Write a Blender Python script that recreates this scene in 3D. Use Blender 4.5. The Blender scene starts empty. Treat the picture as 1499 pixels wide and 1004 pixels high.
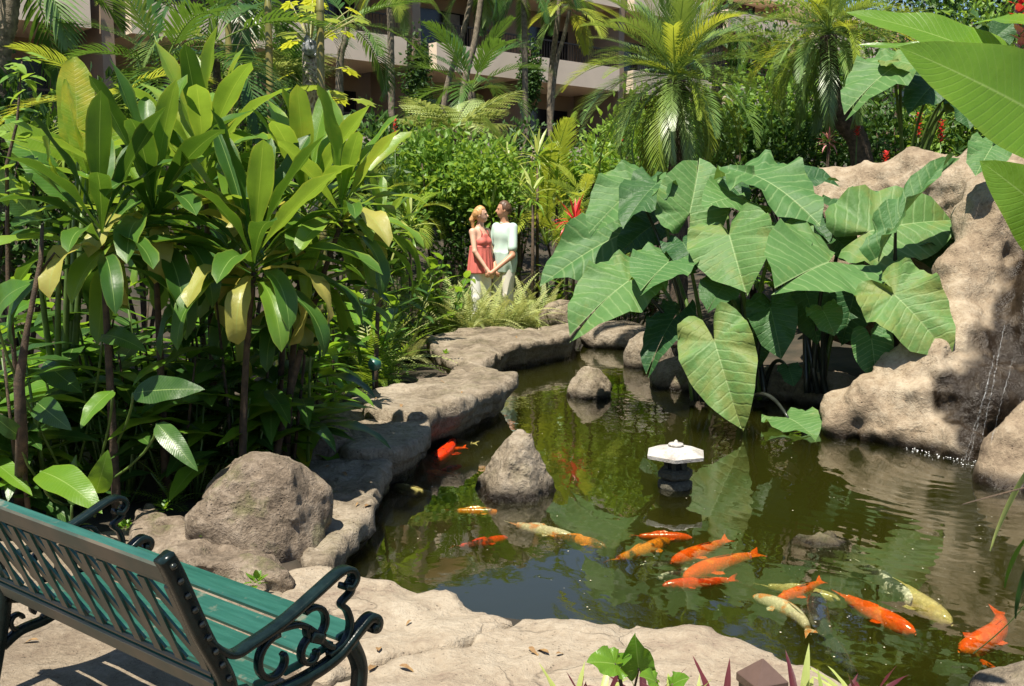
import bpy, math, random
import numpy as np
from mathutils import Vector, Matrix

random.seed(7); np.random.seed(7)
S = bpy.context.scene
COL = S.collection
R = math.radians

# ------------------------------------------------------------------ camera, sky, sun, exposure
F_PX, PITCH, CAM_Z = 1457.0, 0.1344, 1.68
cd = bpy.data.cameras.new('camera'); cam = bpy.data.objects.new('camera', cd); COL.objects.link(cam)
cam.location = (0, 0, CAM_Z); cam.rotation_euler = (math.pi/2 - PITCH, 0, 0)
cd.lens = 36*F_PX/1499; cd.sensor_width = 36; cd.clip_end = 1000; cd.clip_start = .05
S.camera = cam
SUN_H = Vector((-.48, -.88, 0)).normalized(); SUN_EL = R(68)
w = bpy.data.worlds.new('World'); S.world = w; w.use_nodes = True
wn = w.node_tree.nodes; bg = wn['Background']
sky = wn.new('ShaderNodeTexSky'); sky.sky_type = 'NISHITA'; sky.sun_disc = False
sky.ozone_density = 3.; sky.dust_density = .4; sky.sun_elevation = SUN_EL; sky.sun_rotation = math.atan2(SUN_H.x, SUN_H.y)
w.node_tree.links.new(sky.outputs[0], bg.inputs[0]); bg.inputs[1].default_value = .07
sl = bpy.data.lights.new('sun', 'SUN'); sun = bpy.data.objects.new('sun', sl); COL.objects.link(sun)
sl.energy = 5.0; sl.angle = R(.5); sl.color = (1, .93, .80)
sun.rotation_euler = (-(SUN_H*math.cos(SUN_EL) + Vector((0, 0, math.sin(SUN_EL))))).to_track_quat('-Z', 'Y').to_euler()
sun.location = (0, 0, 30)
S.view_settings.view_transform = 'Standard'; S.view_settings.look = 'None'
S.view_settings.exposure = 1.0; S.view_settings.gamma = 1
S.cycles.use_denoising = True
S.cycles.max_bounces = 8; S.cycles.transparent_max_bounces = 12; S.cycles.volume_bounces = 1
S.cycles.caustics_reflective = False; S.cycles.caustics_refractive = False

# ------------------------------------------------------------------ helpers
def ray(px, py):
    r = (px-749.5)/F_PX; u = (502-py)/F_PX
    return Vector((r, math.cos(PITCH)+u*math.sin(PITCH), -math.sin(PITCH)+u*math.cos(PITCH)))
def at(px, py, D):            # the point of the place seen at that pixel, D metres ahead
    d = ray(px, py); return d*(D/d.y) + Vector((0, 0, CAM_Z))
def on(px, py, z=0.0):        # the point at height z
    d = ray(px, py); return d*((z-CAM_Z)/d.z) + Vector((0, 0, CAM_Z))

def link(o, parent=None):
    COL.objects.link(o)
    if parent is not None: o.parent = parent
    return o
def mesh(name, V, Fc, uv=None, smooth=True):
    m = bpy.data.meshes.new(name)
    V = np.asarray(V, float)
    m.from_pydata(V.tolist(), [], Fc if isinstance(Fc, list) else Fc.tolist())
    if uv is not None:
        l = m.uv_layers.new(name='UVMap')
        idx = np.empty(len(m.loops), int); m.loops.foreach_get('vertex_index', idx)
        l.data.foreach_set('uv', np.asarray(uv, float)[idx].ravel())
    if smooth: m.polygons.foreach_set('use_smooth', np.ones(len(m.polygons), bool))
    m.update()
    return m
def part(name, m, mat, parent=None, M=None):
    o = bpy.data.objects.new(name, m)
    if mat is not None and len(m.materials) == 0: m.materials.append(mat)
    link(o, parent)
    if M is not None: o.matrix_local = M
    return o
def tag(o, label, cat, group=None, kind=None):
    if label: o['label'] = label
    if cat: o['category'] = cat
    if group: o['group'] = group
    if kind: o['kind'] = kind
    return o
def thing(name, label, cat, loc=(0, 0, 0), group=None, rz=0):
    o = bpy.data.objects.new(name, None); o.empty_display_size = .1
    link(o); o.location = loc; o.rotation_euler = (0, 0, rz)
    return tag(o, label, cat, group)
def frame(org, ydir, nhint, sx=1, sy=1, sz=1):
    y = Vector(ydir).normalized(); n = Vector(nhint)
    x = y.cross(n)
    if x.length < 1e-4: x = y.cross(Vector((.3, .5, .8)))
    x.normalize(); z = x.cross(y)
    return Matrix(((x.x*sx, y.x*sy, z.x*sz, org[0]), (x.y*sx, y.y*sy, z.y*sz, org[1]), (x.z*sx, y.z*sy, z.z*sz, org[2]), (0, 0, 0, 1)))
class MB:
    def __init__(s): s.V = []; s.F = []; s.U = []
    def add(s, V, Fc, U=None):
        b = len(s.V); s.V += [tuple(v) for v in V]; s.F += [tuple(i+b for i in f) for f in Fc]
        s.U += [tuple(u) for u in U] if U is not None else [(0, 0)]*len(V)
    def box(s, a, b):
        (x0, y0, z0), (x1, y1, z1) = a, b
        s.add([(x0, y0, z0), (x1, y0, z0), (x1, y1, z0), (x0, y1, z0), (x0, y0, z1), (x1, y0, z1), (x1, y1, z1), (x0, y1, z1)],
              [(0, 3, 2, 1), (4, 5, 6, 7), (0, 1, 5, 4), (1, 2, 6, 5), (2, 3, 7, 6), (3, 0, 4, 7)])
    def tube(s, pts, rad, n=8, cap=True):
        pts = [Vector(p) for p in pts]; N = len(pts)
        if not hasattr(rad, '__len__'): rad = [rad]*N
        V = []; Fc = []; U = []; ref = Vector((.31, .87, .2)).normalized()
        for i, p in enumerate(pts):
            t = (pts[min(i+1, N-1)]-pts[max(i-1, 0)]).normalized()
            a = t.cross(ref)
            if a.length < .1: a = t.cross(Vector((1, 0, 0)))
            a.normalize(); b = t.cross(a)
            for k in range(n):
                c = 2*math.pi*k/n; V.append(p+(a*math.cos(c)+b*math.sin(c))*rad[i]); U.append((k/n, i/max(1, N-1)))
        for i in range(N-1):
            for k in range(n):
                k2 = (k+1) % n; Fc.append((i*n+k, i*n+k2, (i+1)*n+k2, (i+1)*n+k))
        if cap: Fc.append(tuple(range(n))[::-1]); Fc.append(tuple((N-1)*n+k for k in range(n)))
        s.add(V, Fc, U)
    def mesh(s, name, smooth=True, uv=True): return mesh(name, s.V, s.F, s.U if uv else None, smooth)
def bez(p0, p1, p2, n=10):
    p0, p1, p2 = Vector(p0), Vector(p1), Vector(p2)
    return [p0*(1-t)**2+p1*2*t*(1-t)+p2*t*t for t in [i/n for i in range(n+1)]]

# ---- vector noise
def _h(ix, iy, iz, s):
    n = (ix*374761393 + iy*668265263 + iz*2147483647 + s*1274126177) & 0xffffffff
    n = ((n ^ (n >> 13))*1274126177) & 0xffffffff
    return ((n ^ (n >> 16)) & 0xffff)/32767.5-1
def vnoise(x, y, z, s=0):
    xi, yi, zi = np.floor(x).astype(np.int64), np.floor(y).astype(np.int64), np.floor(z).astype(np.int64)
    a, b, c = x-xi, y-yi, z-zi
    a, b, c = a*a*(3-2*a), b*b*(3-2*b), c*c*(3-2*c)
    r = 0
    for i, wa in ((0, 1-a), (1, a)):
        for j, wb in ((0, 1-b), (1, b)):
            for k, wc in ((0, 1-c), (1, c)):
                r = r + _h(xi+i, yi+j, zi+k, s)*wa*wb*wc
    return r
def fbm(x, y, z, f=1., o=4, s=0, g=.5):
    r = 0; a = 1.
    for i in range(o): r = r + a*vnoise(x*f+i*7.3, y*f+i*3.1, z*f-i*5.7, s+i); a *= g; f *= 2.03
    return r

# ---- signed-distance modelling (rocks and bodies are single continuous skins)
def surfnet(Fv, xs, ys, zs):
    nx, ny, nz = Fv.shape; Sg = Fv < 0
    ax = [np.asarray(xs), np.asarray(ys), np.asarray(zs)]
    acc = np.zeros((nx-1, ny-1, nz-1, 3)); cnt = np.zeros((nx-1, ny-1, nz-1))
    def sl(o): return (slice(o[0], nx-1+o[0]), slice(o[1], ny-1+o[1]), slice(o[2], nz-1+o[2]))
    for d in range(3):
        e = [0, 0, 0]; e[d] = 1
        o1, o2 = [i for i in range(3) if i != d]
        for p in (0, 1):
            for q in (0, 1):
                a = [0, 0, 0]; a[o1] = p; a[o2] = q; b = [a[i]+e[i] for i in range(3)]
                fa, fb = Fv[sl(a)], Fv[sl(b)]
                m = Sg[sl(a)] != Sg[sl(b)]
                I = np.nonzero(m)
                va, vb = fa[I], fb[I]; t = va/(va-vb)
                P = np.stack([ax[i][I[i]+a[i]] for i in range(3)], 1)
                P[:, d] += t*(ax[d][I[d]+b[d]]-ax[d][I[d]+a[d]])
                acc[I] += P; cnt[I] += 1
    act = cnt > 0; idx = -np.ones(cnt.shape, int); idx[act] = np.arange(act.sum())
    V = acc[act]/cnt[act][:, None]
    Q = []
    for d in range(3):
        o1, o2 = (d+1) % 3, (d+2) % 3
        A = [slice(1, -1)]*3; B = [slice(1, -1)]*3
        A[d] = slice(0, -1); B[d] = slice(1, None)
        sa, sb = Sg[tuple(A)], Sg[tuple(B)]
        I = np.stack(np.nonzero(sa != sb), 1); inside = sa[tuple(I.T)]
        I[:, o1] += 1; I[:, o2] += 1
        def c(p, q):
            J = I.copy(); J[:, o1] -= p; J[:, o2] -= q; return idx[J[:, 0], J[:, 1], J[:, 2]]
        q = np.stack([c(1, 1), c(0, 1), c(0, 0), c(1, 0)], 1)
        q[~inside] = q[~inside][:, ::-1]
        Q.append(q)
    return V, np.concatenate(Q)
def smin(a, b, k):
    h = np.clip(.5+.5*(b-a)/k, 0, 1); return b*(1-h)+a*h-k*h*(1-h)
def smax(a, b, k): return -smin(-a, -b, k)
def grid(lo, hi, h):
    ax = [np.arange(lo[i]-2*h, hi[i]+2.01*h, h) for i in range(3)]
    return ax, np.meshgrid(*ax, indexing='ij', sparse=True)
def ell(G, c, r):
    X, Y, Z = (G[0]-c[0])/r[0], (G[1]-c[1])/r[1], (G[2]-c[2])/r[2]
    k0 = np.sqrt(X*X+Y*Y+Z*Z); k1 = np.sqrt((X/r[0])**2+(Y/r[1])**2+(Z/r[2])**2)+1e-9
    return k0*(k0-1)/k1
def cap(G, a, b, ra, rb=None):
    rb = ra if rb is None else rb
    a = np.asarray(a, float); d = np.asarray(b, float)-a
    X, Y, Z = G[0]-a[0], G[1]-a[1], G[2]-a[2]
    t = np.clip((X*d[0]+Y*d[1]+Z*d[2])/(d@d), 0, 1)
    return np.sqrt((X-d[0]*t)**2+(Y-d[1]*t)**2+(Z-d[2]*t)**2)-(ra+(rb-ra)*t)
def poly2(X, Y, P):
    P = np.asarray(P, float); d = np.full(np.broadcast(X, Y).shape, 1e9); s = np.ones(d.shape)
    for i in range(len(P)):
        a, b = P[i], P[i-1]; e = b-a
        wx, wy = X-a[0], Y-a[1]
        t = np.clip((wx*e[0]+wy*e[1])/(e@e), 0, 1)
        d = np.minimum(d, (wx-e[0]*t)**2+(wy-e[1]*t)**2)
        c1, c2, c3 = Y >= a[1], Y < b[1], e[0]*wy > e[1]*wx
        f = (c1 & c2 & c3) | (~c1 & ~c2 & ~c3)
        s = np.where(f, -s, s)
    return s*np.sqrt(d)
def attr(m, name, vals):
    a = m.attributes.new(name, 'FLOAT', 'POINT'); a.data.foreach_set('value', np.asarray(vals, float))

# ------------------------------------------------------------------ materials
class NT:
    def __init__(s, name):
        s.m = bpy.data.materials.new(name); s.m.use_nodes = True; s.t = s.m.node_tree
        s.t.nodes.clear(); s.out = s.t.nodes.new('ShaderNodeOutputMaterial')
    def n(s, typ, ins=None, **kw):
        x = s.t.nodes.new('ShaderNode'+typ)
        for k, v in kw.items(): setattr(x, k, v)
        for k, v in (ins or {}).items():
            if isinstance(v, bpy.types.NodeSocket): s.t.links.new(v, x.inputs[k])
            else: x.inputs[k].default_value = v
        return x
    def math(s, op, a, b=0., c=0., clamp=False):
        x = s.t.nodes.new('ShaderNodeMath'); x.operation = op; x.use_clamp = clamp
        for i, v in enumerate((a, b, c)):
            if isinstance(v, bpy.types.NodeSocket): s.t.links.new(v, x.inputs[i])
            else: x.inputs[i].default_value = v
        return x.outputs[0]
    def mix(s, f, a, b, mode='MIX'):
        x = s.t.nodes.new('ShaderNodeMix'); x.data_type = 'RGBA'; x.blend_type = mode
        for k, v in ((0, f), (6, a), (7, b)):
            if isinstance(v, bpy.types.NodeSocket): s.t.links.new(v, x.inputs[k])
            else: x.inputs[k].default_value = (*v, 1) if k else v
        return x.outputs[2]
    def ramp(s, f, stops):
        x = s.t.nodes.new('ShaderNodeValToRGB'); s.t.links.new(f, x.inputs[0])
        e = x.color_ramp.elements
        while len(e) < len(stops): e.new(.5)
        for i, (p, c) in enumerate(stops): e[i].position = p; e[i].color = (*c, 1) if hasattr(c, '__len__') else (c, c, c, 1)
        return x.outputs[0]
    def noise(s, vec, scale, detail=4, rough=.55, dist=0.):
        return s.n('TexNoise', {'Vector': vec, 'Scale': scale, 'Detail': detail, 'Roughness': rough, 'Distortion': dist}).outputs[0]
    def bump(s, h, strength=.5, dist=.02, normal=None):
        i = {'Height': h, 'Strength': strength, 'Distance': dist}
        if normal is not None: i['Normal'] = normal
        return s.n('Bump', i).outputs[0]
    def done(s, sh): s.t.links.new(sh, s.out.inputs[0]); return s.m

def plain(name, col, rough=.5, metal=0., spec=.5, var=.25, scale=8., bump=.0, col2=None):
    t = NT(name); co = t.n('TexCoord').outputs['Object']
    nz = t.noise(co, scale, 5)
    c2 = col2 or tuple(c*(1-var) for c in col)
    c = t.mix(t.ramp(nz, [(.35, 0.), (.65, 1.)]), c2, col)
    i = {'Base Color': c, 'Roughness': rough, 'Metallic': metal, 'Specular IOR Level': spec}
    if bump: i['Normal'] = t.bump(t.noise(co, scale*6, 5), bump, .01)
    return t.done(t.n('BsdfPrincipled', i).outputs[0])

def leafmat(name, c1, c2, tc, rough=.38, tf=.35, nv=16., slope=6., veins=.25, edge=0., rib=(.3, .42, .12), ribw=.02, planar=False, blotch=None, spec=.5, bumps=.35):
    t = NT(name)
    rnd = t.n('ObjectInfo').outputs['Random']
    co = t.n('TexCoord'); uv = t.n('SeparateXYZ', {0: co.outputs['UV']})
    u, v = uv.outputs[0], uv.outputs[1]
    a = t.math('ABSOLUTE', t.math('SUBTRACT', u, .5))
    nz = t.noise(co.outputs['Object'], 5., 4)
    f = t.math('ADD', t.math('MULTIPLY', rnd, .75), t.math('MULTIPLY', t.math('SUBTRACT', nz, .4), .8), clamp=True)
    col = t.mix(f, c1, c2)
    side = t.math('COSINE', t.math('ADD', t.math('MULTIPLY', t.math('SUBTRACT', v, t.math('MULTIPLY', a, slope/nv*2)), nv*6.283), t.math('MULTIPLY', nz, 3.5)))
    sv = t.math('POWER', t.math('MULTIPLY_ADD', side, .5, .5), 14.)
    col = t.mix(t.math('MULTIPLY', sv, veins), col, rib)
    mid = t.math('SUBTRACT', 1., t.math('DIVIDE', a, ribw), clamp=True)
    col = t.mix(t.math('MULTIPLY', mid, .75), col, rib)
    if edge:
        ef = t.math('MULTIPLY', t.math('SUBTRACT', t.math('ADD', a, t.math('MULTIPLY', t.math('SUBTRACT', nz, .5), .25)), .42), 8., clamp=True)
        col = t.mix(t.math('MULTIPLY', ef, edge), col, (.42, .42, .05))
    if blotch:
        bn = t.noise(co.outputs['Object'], 2.2, 5, .65)
        bf = t.ramp(t.math('ADD', bn, t.math('MULTIPLY', t.math('SUBTRACT', rnd, .5), .3)), [(.56, 0.), (.72, 1.)])
        col = t.mix(t.math('MULTIPLY', bf, .8), col, blotch)
    h = t.math('ADD', t.math('MULTIPLY', sv, -.5), t.math('MULTIPLY', t.noise(co.outputs['Object'], 16., 3), 1.3))
    nrm = t.bump(h, bumps, .012)
    b = t.n('BsdfPrincipled', {'Base Color': col, 'Roughness': t.math('MULTIPLY_ADD', nz, .25, rough-.12), 'Specular IOR Level': spec, 'Normal': nrm})
    tcol = t.mix(.5, tc, t.mix(1., col, (2.3, 2.1, 1.3), 'MULTIPLY'))
    tr = t.n('BsdfTranslucent', {'Color': tcol, 'Normal': nrm})
    return t.done(t.n('MixShader', {0: tf, 1: b.outputs[0], 2: tr.outputs[0]}).outputs[0])

def stonemat(name, c_lo, c_mid, c_hi, moss=0., sc=1., bump=.9, crack=0.):
    t = NT(name); geo = t.n('NewGeometry'); co = geo.outputs['Position']
    n1 = t.noise(co, 1.6*sc, 6, .6); n2 = t.noise(co, 9*sc, 6, .65, .4); n3 = t.noise(co, 55*sc, 4, .7)
    n4 = t.noise(co, 24*sc, 6, .7, .6)
    f = t.math('ADD', t.math('MULTIPLY', n1, .62), t.math('ADD', t.math('MULTIPLY', n2, .40), t.math('MULTIPLY', n3, .24)))
    f = t.math('ADD', f, t.math('MULTIPLY', t.math('SUBTRACT', n4, .5), .35)); f = t.math('SUBTRACT', f, .05)
    col = t.ramp(f, [(.40, c_lo), (.55, c_mid), (.72, c_hi)])
    vo = t.n('TexVoronoi', {'Vector': co, 'Scale': 38*sc}).outputs[0]
    pit = t.ramp(t.math('ADD', vo, t.math('MULTIPLY', n2, .7)), [(.34, 1.), (.5, 0.)])
    col = t.mix(t.math('MULTIPLY', pit, .6), col, tuple(c*.45 for c in c_lo))
    h = t.math('ADD', t.math('MULTIPLY', n2, 1.4), t.math('ADD', t.math('MULTIPLY', n3, .3), t.math('MULTIPLY', pit, -.4))); h = t.math('ADD', h, t.math('MULTIPLY', n4, .8))
    if crack:
        wv = t.n('VectorMath', {0: co, 1: t.n('VectorMath', {0: t.n('TexNoise', {'Vector': co, 'Scale': 3., 'Detail': 4}).outputs[1], 'Scale': .5}, operation='SCALE').outputs[0]}, operation='ADD').outputs[0]
        cr = t.n('TexVoronoi', {'Vector': wv, 'Scale': 1.5}, feature='DISTANCE_TO_EDGE').outputs[0]
        cf = t.ramp(t.math('ADD', cr, t.math('MULTIPLY', t.math('SUBTRACT', n1, .48), .09)), [(.0, 1.), (.012, 0.)])
        col = t.mix(t.math('MULTIPLY', cf, crack), col, (.07, .05, .035)); h = t.math('SUBTRACT', h, t.math('MULTIPLY', cf, 1.2*crack))
    if moss:
        nzv = t.n('SeparateXYZ', {0: geo.outputs['Normal']}).outputs[2]
        mn = t.noise(co, 4., 6, .7)
        mf = t.ramp(t.math('ADD', mn, t.math('MULTIPLY', nzv, .05)), [(.56, 0.), (.66, 1.)])
        col = t.mix(t.math('MULTIPLY', mf, moss), col, (.10, .12, .025))
    wet = t.n('Attribute', attribute_name='wet').outputs['Fac']
    wf = t.math('ADD', wet, t.math('MULTIPLY', t.math('SUBTRACT', n2, .5), t.math('MULTIPLY', wet, 1.2)), clamp=True)
    col = t.mix(wf, col, t.mix(1., col, (.06, .046, .028), 'MULTIPLY'))
    ro = t.math('SUBTRACT', .88, t.math('MULTIPLY', wf, .6))
    b = t.n('BsdfPrincipled', {'Base Color': col, 'Roughness': ro, 'Specular IOR Level': .35, 'Normal': t.bump(h, bump, .032)})
    return t.done(b.outputs[0])

M_ROCK = stonemat('weathered_tan_stone', (.075, .058, .038), (.20, .16, .112), (.345, .29, .22), moss=.12)
M_DARKROCK = stonemat('brown_lava_stone', (.06, .045, .03), (.17, .13, .092), (.31, .25, .19), moss=.4, bump=1.)
M_COPING = stonemat('pale_coping_stone', (.22, .165, .12), (.29, .235, .17), (.365, .31, .235), sc=1.1, bump=.7, crack=.35)
M_PATIO = stonemat('patio_stone', (.15, .11, .075), (.21, .165, .115), (.30, .245, .18), sc=1.3, bump=.8, crack=.3)
M_FALLROCK = stonemat('sculpted_fall_stone', (.14, .10, .065), (.25, .19, .125), (.37, .305, .22), sc=.8, bump=.7)
M_SUBROCK = stonemat('algae_stone', (.10, .085, .04), (.2, .165, .09), (.32, .27, .18), moss=.5)
M_SOIL = plain('leaf_litter_soil', (.055, .04, .025), .95, col2=(.02, .018, .01), scale=3., bump=.8)

M_TI = leafmat('ti_leaf', (.075, .18, .014), (.19, .30, .035), (.34, .44, .05), .36, .36, spec=.5, blotch=(.26, .27, .03), nv=5, slope=14, veins=.12, edge=.5, rib=(.3, .42, .08), bumps=.2)
M_TID = leafmat('ti_leaf_dark', (.022, .075, .012), (.06, .14, .014), (.16, .28, .02), .38, .25, spec=.35, nv=5, slope=14, veins=.1, edge=.25, bumps=.2)
M_TIY = leafmat('ti_leaf_old', (.30, .32, .06), (.42, .36, .10), (.6, .55, .12), .4, .35, nv=5, slope=14, veins=.1, edge=.7, blotch=(.30, .17, .05), bumps=.3)
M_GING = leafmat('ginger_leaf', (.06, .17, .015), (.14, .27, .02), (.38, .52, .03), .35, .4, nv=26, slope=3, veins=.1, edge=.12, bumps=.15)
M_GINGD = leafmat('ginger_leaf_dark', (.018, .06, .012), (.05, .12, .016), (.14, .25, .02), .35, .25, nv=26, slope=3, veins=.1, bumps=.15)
M_BAN = leafmat('banana_leaf', (.12, .24, .012), (.20, .30, .02), (.5, .55, .03), .4, .45, nv=26, slope=2, veins=.12, edge=.25, rib=(.34, .4, .1), blotch=(.42, .36, .02), bumps=.2)
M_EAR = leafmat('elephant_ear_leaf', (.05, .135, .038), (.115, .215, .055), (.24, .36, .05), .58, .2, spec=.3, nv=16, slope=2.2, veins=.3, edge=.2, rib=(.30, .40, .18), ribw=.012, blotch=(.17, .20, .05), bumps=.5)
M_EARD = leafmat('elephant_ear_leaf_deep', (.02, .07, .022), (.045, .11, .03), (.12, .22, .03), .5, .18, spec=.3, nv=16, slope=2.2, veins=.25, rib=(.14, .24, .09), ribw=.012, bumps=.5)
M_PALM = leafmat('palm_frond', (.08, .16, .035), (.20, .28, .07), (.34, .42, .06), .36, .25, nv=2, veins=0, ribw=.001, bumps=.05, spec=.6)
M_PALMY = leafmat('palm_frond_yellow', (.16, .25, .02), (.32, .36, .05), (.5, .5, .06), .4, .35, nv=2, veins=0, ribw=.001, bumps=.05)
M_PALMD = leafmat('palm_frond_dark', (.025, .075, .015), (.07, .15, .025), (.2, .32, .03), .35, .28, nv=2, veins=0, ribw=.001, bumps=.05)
M_FERN = leafmat('fern_frond', (.07, .17, .015), (.20, .30, .03), (.4, .5, .04), .5, .35, nv=2, veins=0, ribw=.001, bumps=.05)
M_FERNY = leafmat('fern_frond_pale', (.27, .33, .10), (.46, .47, .20), (.5, .52, .18), .5, .25, nv=2, veins=0, ribw=.001, bumps=.05)
M_TREEFERN = leafmat('tree_fern_frond', (.20, .28, .08), (.38, .43, .17), (.45, .5, .14), .5, .25, nv=2, veins=0, ribw=.001, bumps=.05)
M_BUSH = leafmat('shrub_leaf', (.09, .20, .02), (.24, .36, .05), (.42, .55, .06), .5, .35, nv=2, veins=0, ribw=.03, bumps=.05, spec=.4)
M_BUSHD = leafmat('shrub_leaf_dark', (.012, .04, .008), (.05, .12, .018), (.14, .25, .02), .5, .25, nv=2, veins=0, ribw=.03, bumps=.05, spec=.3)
M_PAPAYA = leafmat('papaya_leaf', (.22, .30, .02), (.40, .44, .04), (.65, .62, .05), .4, .45, nv=5, veins=.1, bumps=.05)
M_RED = leafmat('red_bract', (.45, .02, .02), (.6, .05, .06), (.7, .1, .06), .35, .25, nv=4, veins=0, rib=(.6, .1, .1), bumps=.1)
M_PINK = leafmat('pink_bract', (.5, .16, .2), (.65, .3, .32), (.7, .3, .3), .4, .3, nv=4, veins=0, rib=(.7, .4, .4), bumps=.1)
M_PURPLE = leafmat('purple_leaf', (.06, .012, .02), (.13, .03, .035), (.35, .06, .08), .35, .3, nv=4, veins=0, rib=(.2, .06, .06), bumps=.1)
M_PALE = leafmat('pale_striped_leaf', (.26, .34, .08), (.46, .50, .18), (.5, .55, .15), .4, .35, nv=4, veins=0, rib=(.3, .35, .12), bumps=.1)
M_STEM = plain('brown_stem', (.095, .06, .034), .8, col2=(.03, .02, .012), scale=20, bump=.6)
M_GSTEM = plain('green_stem', (.10, .17, .03), .5, col2=(.05, .09, .02), scale=12)
M_DSTEM = plain('dark_petiole', (.03, .035, .03), .3, col2=(.015, .018, .014), scale=12)
M_TRUNK = plain('grey_palm_trunk', (.26, .21, .15), .85, col2=(.10, .08, .055), scale=14, bump=.9)
M_DTRUNK = plain('dark_palm_trunk', (.12, .085, .06), .9, col2=(.04, .03, .02), scale=22, bump=1.)

def bamboo_mat():
    t = NT('bamboo_culm'); co = t.n('TexCoord'); v = t.n('SeparateXYZ', {0: co.outputs['UV']}).outputs[1]
    nz = t.noise(co.outputs['Object'], 3., 4)
    col = t.ramp(nz, [(.35, (.10, .12, .02)), (.55, (.20, .17, .05)), (.7, (.30, .2, .09))])
    return t.done(t.n('BsdfPrincipled', {'Base Color': col, 'Roughness': .35}).outputs[0])
M_BAMBOO = bamboo_mat()
def papaya_trunk():
    t = NT('scarred_papaya_trunk'); co = t.n('TexCoord').outputs['Object']
    vo = t.n('TexVoronoi', {'Vector': t.n('Mapping', {'Vector': co, 'Scale': (1, 1, .7)}).outputs[0], 'Scale': 22.}, feature='DISTANCE_TO_EDGE').outputs[0]
    col = t.ramp(vo, [(.0, (.42, .36, .30)), (.14, (.34, .28, .22)), (.25, (.16, .12, .09))])
    return t.done(t.n('BsdfPrincipled', {'Base Color': col, 'Roughness': .85, 'Normal': t.bump(vo, .8, .02)}).outputs[0])
M_PTRUNK = papaya_trunk()

# ------------------------------------------------------------------ the setting: ground, pond, patio
WATER = -.14
W_A = Vector((.735, .678, 0)).normalized(); W_N = Vector((W_A.y, -W_A.x, 0))      # run and outward normal of the hotel front
W_O = at(700, 305, 34.0); W_O.z = 0
POND = [on(*p, z=WATER) for p in [(1700, 1150), (1290, 1040), (1200, 1000), (1000, 930), (830, 930), (740, 905), (600, 870), (460, 830)]] + \
       [on(*p, z=WATER) for p in [(470, 780), (530, 690), (590, 640), (690, 575), (715, 530), (850, 492), (905, 470), (960, 500), (1010, 560), (1210, 575), (1330, 600), (1480, 640), (1900, 700)]]
POND2 = [(p.x, p.y) for p in POND]
def build_ground():
    xs = np.unique(np.concatenate([np.linspace(-200, -14, 14), np.linspace(-14, -4, 22), np.arange(-4, 6, .14), np.linspace(6, 16, 22), np.linspace(16, 200, 14)]))
    ys = np.unique(np.concatenate([np.linspace(-60, 1.5, 12), np.arange(1.5, 16, .14), np.linspace(16, 45, 50), np.linspace(45, 260, 14)]))
    X, Y = np.meshgrid(xs, ys, indexing='ij')
    d = poly2(X, Y, POND2)
    s = (X-W_O.x)*W_N.x+(Y-W_O.y)*W_N.y
    q = np.clip((15-s)/12, 0, 1); hill = 3.0*q*q*(3-2*q)
    z = -.03+hill+.05*fbm(X, Y, X*0, .7, 4, 3)*np.clip((Y-5)/3, 0, 1)
    z = np.where(X > 2.5, z+np.clip((X-2.5)/3, 0, 1)*np.clip((Y-11.2)/2, 0, 1)*.7, z)
    dd = np.clip(d/.3+.5, 0, 1); z = z*dd+(-1.0)*(1-dd)
    nx, ny = X.shape; I = np.arange(nx*ny).reshape(nx, ny)
    Fq = np.stack([I[:-1, :-1], I[1:, :-1], I[1:, 1:], I[:-1, 1:]], -1).reshape(-1, 4)
    o = part('ground', mesh('ground', np.stack([X.ravel(), Y.ravel(), z.ravel()], 1), Fq), M_SOIL)
    tag(o, 'dark brown garden soil under the planting', 'ground', kind='structure')
build_ground()
def gz(x, y):
    s = (x-W_O.x)*W_N.x+(y-W_O.y)*W_N.y
    q = min(1, max(0, (15-s)/12)); z = -.03+3.0*q*q*(3-2*q)
    if x > 2.5: z += min(1, (x-2.5)/3)*min(1, max(0, (y-11.2)/2))*.7
    return z

def water_mat():
    t = NT('green_pond_water'); geo = t.n('NewGeometry'); co = geo.outputs['Position']
    mp = t.n('Mapping', {'Vector': co, 'Scale': (1., .8, 1)}).outputs[0]
    n1 = t.noise(mp, 3.2, 3, .5, .3); n2 = t.noise(mp, 14., 2, .5)
    fx = on(1425, 680, WATER)
    dv = t.n('VectorMath', {0: co, 1: tuple(fx)}, operation='DISTANCE').outputs['Value']
    dw = t.math('ADD', dv, t.math('MULTIPLY', n1, .25))
    ring = t.math('MULTIPLY', t.math('SINE', t.math('MULTIPLY', dw, 46.)), t.math('POWER', 2.718, t.math('MULTIPLY', dv, -.75)))
    far = t.n('MapRange', {0: t.n('SeparateXYZ', {0: co}).outputs[1], 1: 6.5, 2: 9.5, 3: .35, 4: 1.5}).outputs[0]
    h = t.math('ADD', t.math('MULTIPLY', t.math('ADD', n1, t.math('MULTIPLY', n2, .16)), far), t.math('MULTIPLY', ring, .22))
    nrm = t.bump(h, .13, .03)
    fr = t.n('Fresnel', {'IOR': 1.65, 'Normal': nrm}).outputs[0]
    gl = t.n('BsdfGlossy', {'Color': (1, 1, 1, 1), 'Roughness': .015, 'Normal': nrm})
    tr = t.n('BsdfTransparent', {'Color': (.93, .97, .88, 1)})
    s = t.n('MixShader', {0: t.math('MULTIPLY', fr, 1.15, clamp=True), 1: tr.outputs[0], 2: gl.outputs[0]})
    v = t.n('VolumePrincipled', {'Color': (.078, .074, .016, 1), 'Density': 3.2, 'Absorption Color': (.22, .24, .06, 1), 'Anisotropy': .2})
    t.t.links.new(v.outputs[0], t.out.inputs[1])
    return t.done(s.outputs[0])
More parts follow.
